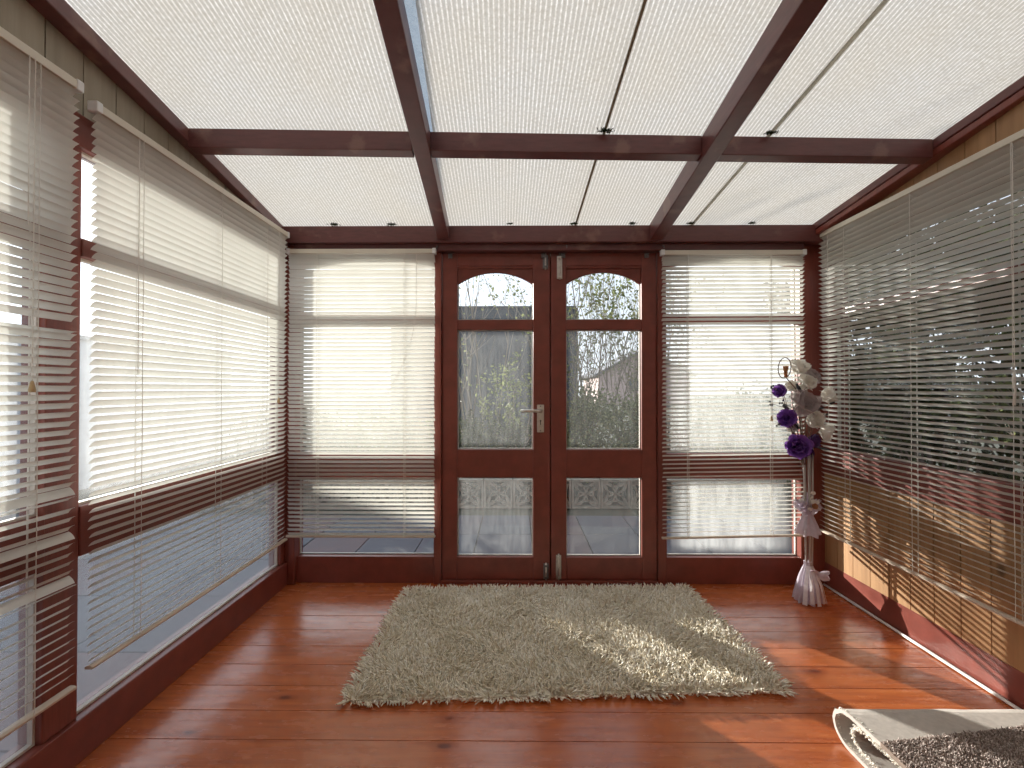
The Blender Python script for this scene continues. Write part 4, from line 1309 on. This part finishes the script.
bush('evergreen_shrub', 'rounded shrub seen through the blind left of the doors', 'shrub', (-1.65, 5.9, 0.0), 0.72, 0.4, 0.85, 6500, 24, LEAF_G, 0.055)
bush('evergreen_shrub', 'rounded shrub seen through the blind right of the doors', 'shrub', (2.75, 5.9, 0.0), 0.65, 0.4, 1.15, 3200, 25, LEAF_G, 0.055)
bush('evergreen_shrub', 'added rounded shrub at the far left behind the block wall, shading the paving', 'shrub', (-2.95, 5.9, 0.0), 0.70, 0.4, 0.90, 6000, 26, LEAF_D, 0.055)  # extra shrub, added to keep the low sun off the patio
gw = root('sun_blocker_wall', (-5.6, 3.0, GZ), 'added long pale wall beyond the paving, shading the low side panes', 'garden wall')  # added wall that blocks low sun from the left panes and paving
MB().box(-5.7, -5.5, -3.0, 9.0, GZ - 0.02, 1.80).build('wall_body', simple('pale_render', (0.60, 0.62, 0.66), 0.9), gw)
MB().box(-5.74, -5.46, -3.0, 9.0, 1.80, 1.85).build('coping', simple('coping_stone', (0.42, 0.42, 0.42), 0.9), gw)
# vegetation close to the right-hand window
bush('hedge_shrub', 'dark dense hedge close outside the right-hand window, far end', 'hedge', (3.05, 3.35, GZ), 0.55, 1.05, 2.5, 34000, 31, LEAF_D, 0.065, flat=True)
bush('hedge_shrub', 'dark dense hedge close outside the right-hand window, near end', 'hedge', (3.05, 1.35, GZ), 0.55, 1.0, 2.3, 30000, 32, LEAF_D, 0.065, flat=True)
bush('hedge_shrub', 'taller back row of the dark hedge outside the right-hand window', 'hedge', (3.95, 3.3, GZ), 0.45, 1.9, 2.6, 34000, 35, LEAF_D, 0.08, flat=True)
branchy('twiggy_climber', 'pale bare climber stems against the right-hand window', 'climber', (2.62, 1.9, GZ), 1.9, 0.2, 9, 2, 33, BARKP, LEAF_G, 500, 0.04, r0=0.008)
branchy('garden_tree', 'bare tree rising over the hedge beyond the right-hand window', 'tree', (3.9, 2.8, GZ), 4.2, 0.35, 5, 3, 34, BARK, LEAF_G, 5200, 0.07, r0=0.03)

# neighbour's bungalow far off
HB = root('bungalow', (9.8, 36.0, GZ), 'distant pinkish bungalow gable with a slate roof', 'house')
HW = simple('pink_render', (0.50, 0.38, 0.36), 0.9); HR = simple('grey_slate', (0.16, 0.16, 0.18), 0.8)
m = MB(); xe0, xe1, xa, ze, za = 6.3, 13.3, 9.8, 2.25, 4.1
m.raw([(x, y, z) for y in (36, 44) for x, z in ((xe0, GZ), (xe1, GZ), (xe1, ze), (xa, za), (xe0, ze))],
      [(0, 1, 2, 3, 4), (9, 8, 7, 6, 5)] + [(i, 5 + i, 5 + (i + 1) % 5, (i + 1) % 5) for i in range(5)])
m.build('wall', HW, HB)
for sgn, xe in ((-1, xe0), (1, xe1)):
    d = Vector((xe - xa, 0, ze - za)); e = Vector((xa, 0, za)) + d * 1.10
    n_ = Vector((-d.z * sgn, 0, abs(d.x))).normalized() * 0.16
    v = []
    for y in (35.6, 44.4):
        for p in (Vector((xa, 0, za)), e):
            v += [(p.x, y, p.z + 0.01), (p.x + n_.x, y, p.z + n_.z + 0.01)]
    MB().raw(v, [(0, 1, 3, 2), (4, 6, 7, 5), (0, 4, 5, 1), (2, 3, 7, 6), (0, 2, 6, 4), (1, 5, 7, 3)]).build('roof', HR, HB)
MB().box(8.6, 9.6, 35.95, 36.0, 1.0, 1.9).build('house_window', simple('dark_window', (0.05, 0.06, 0.07), 0.2), HB)
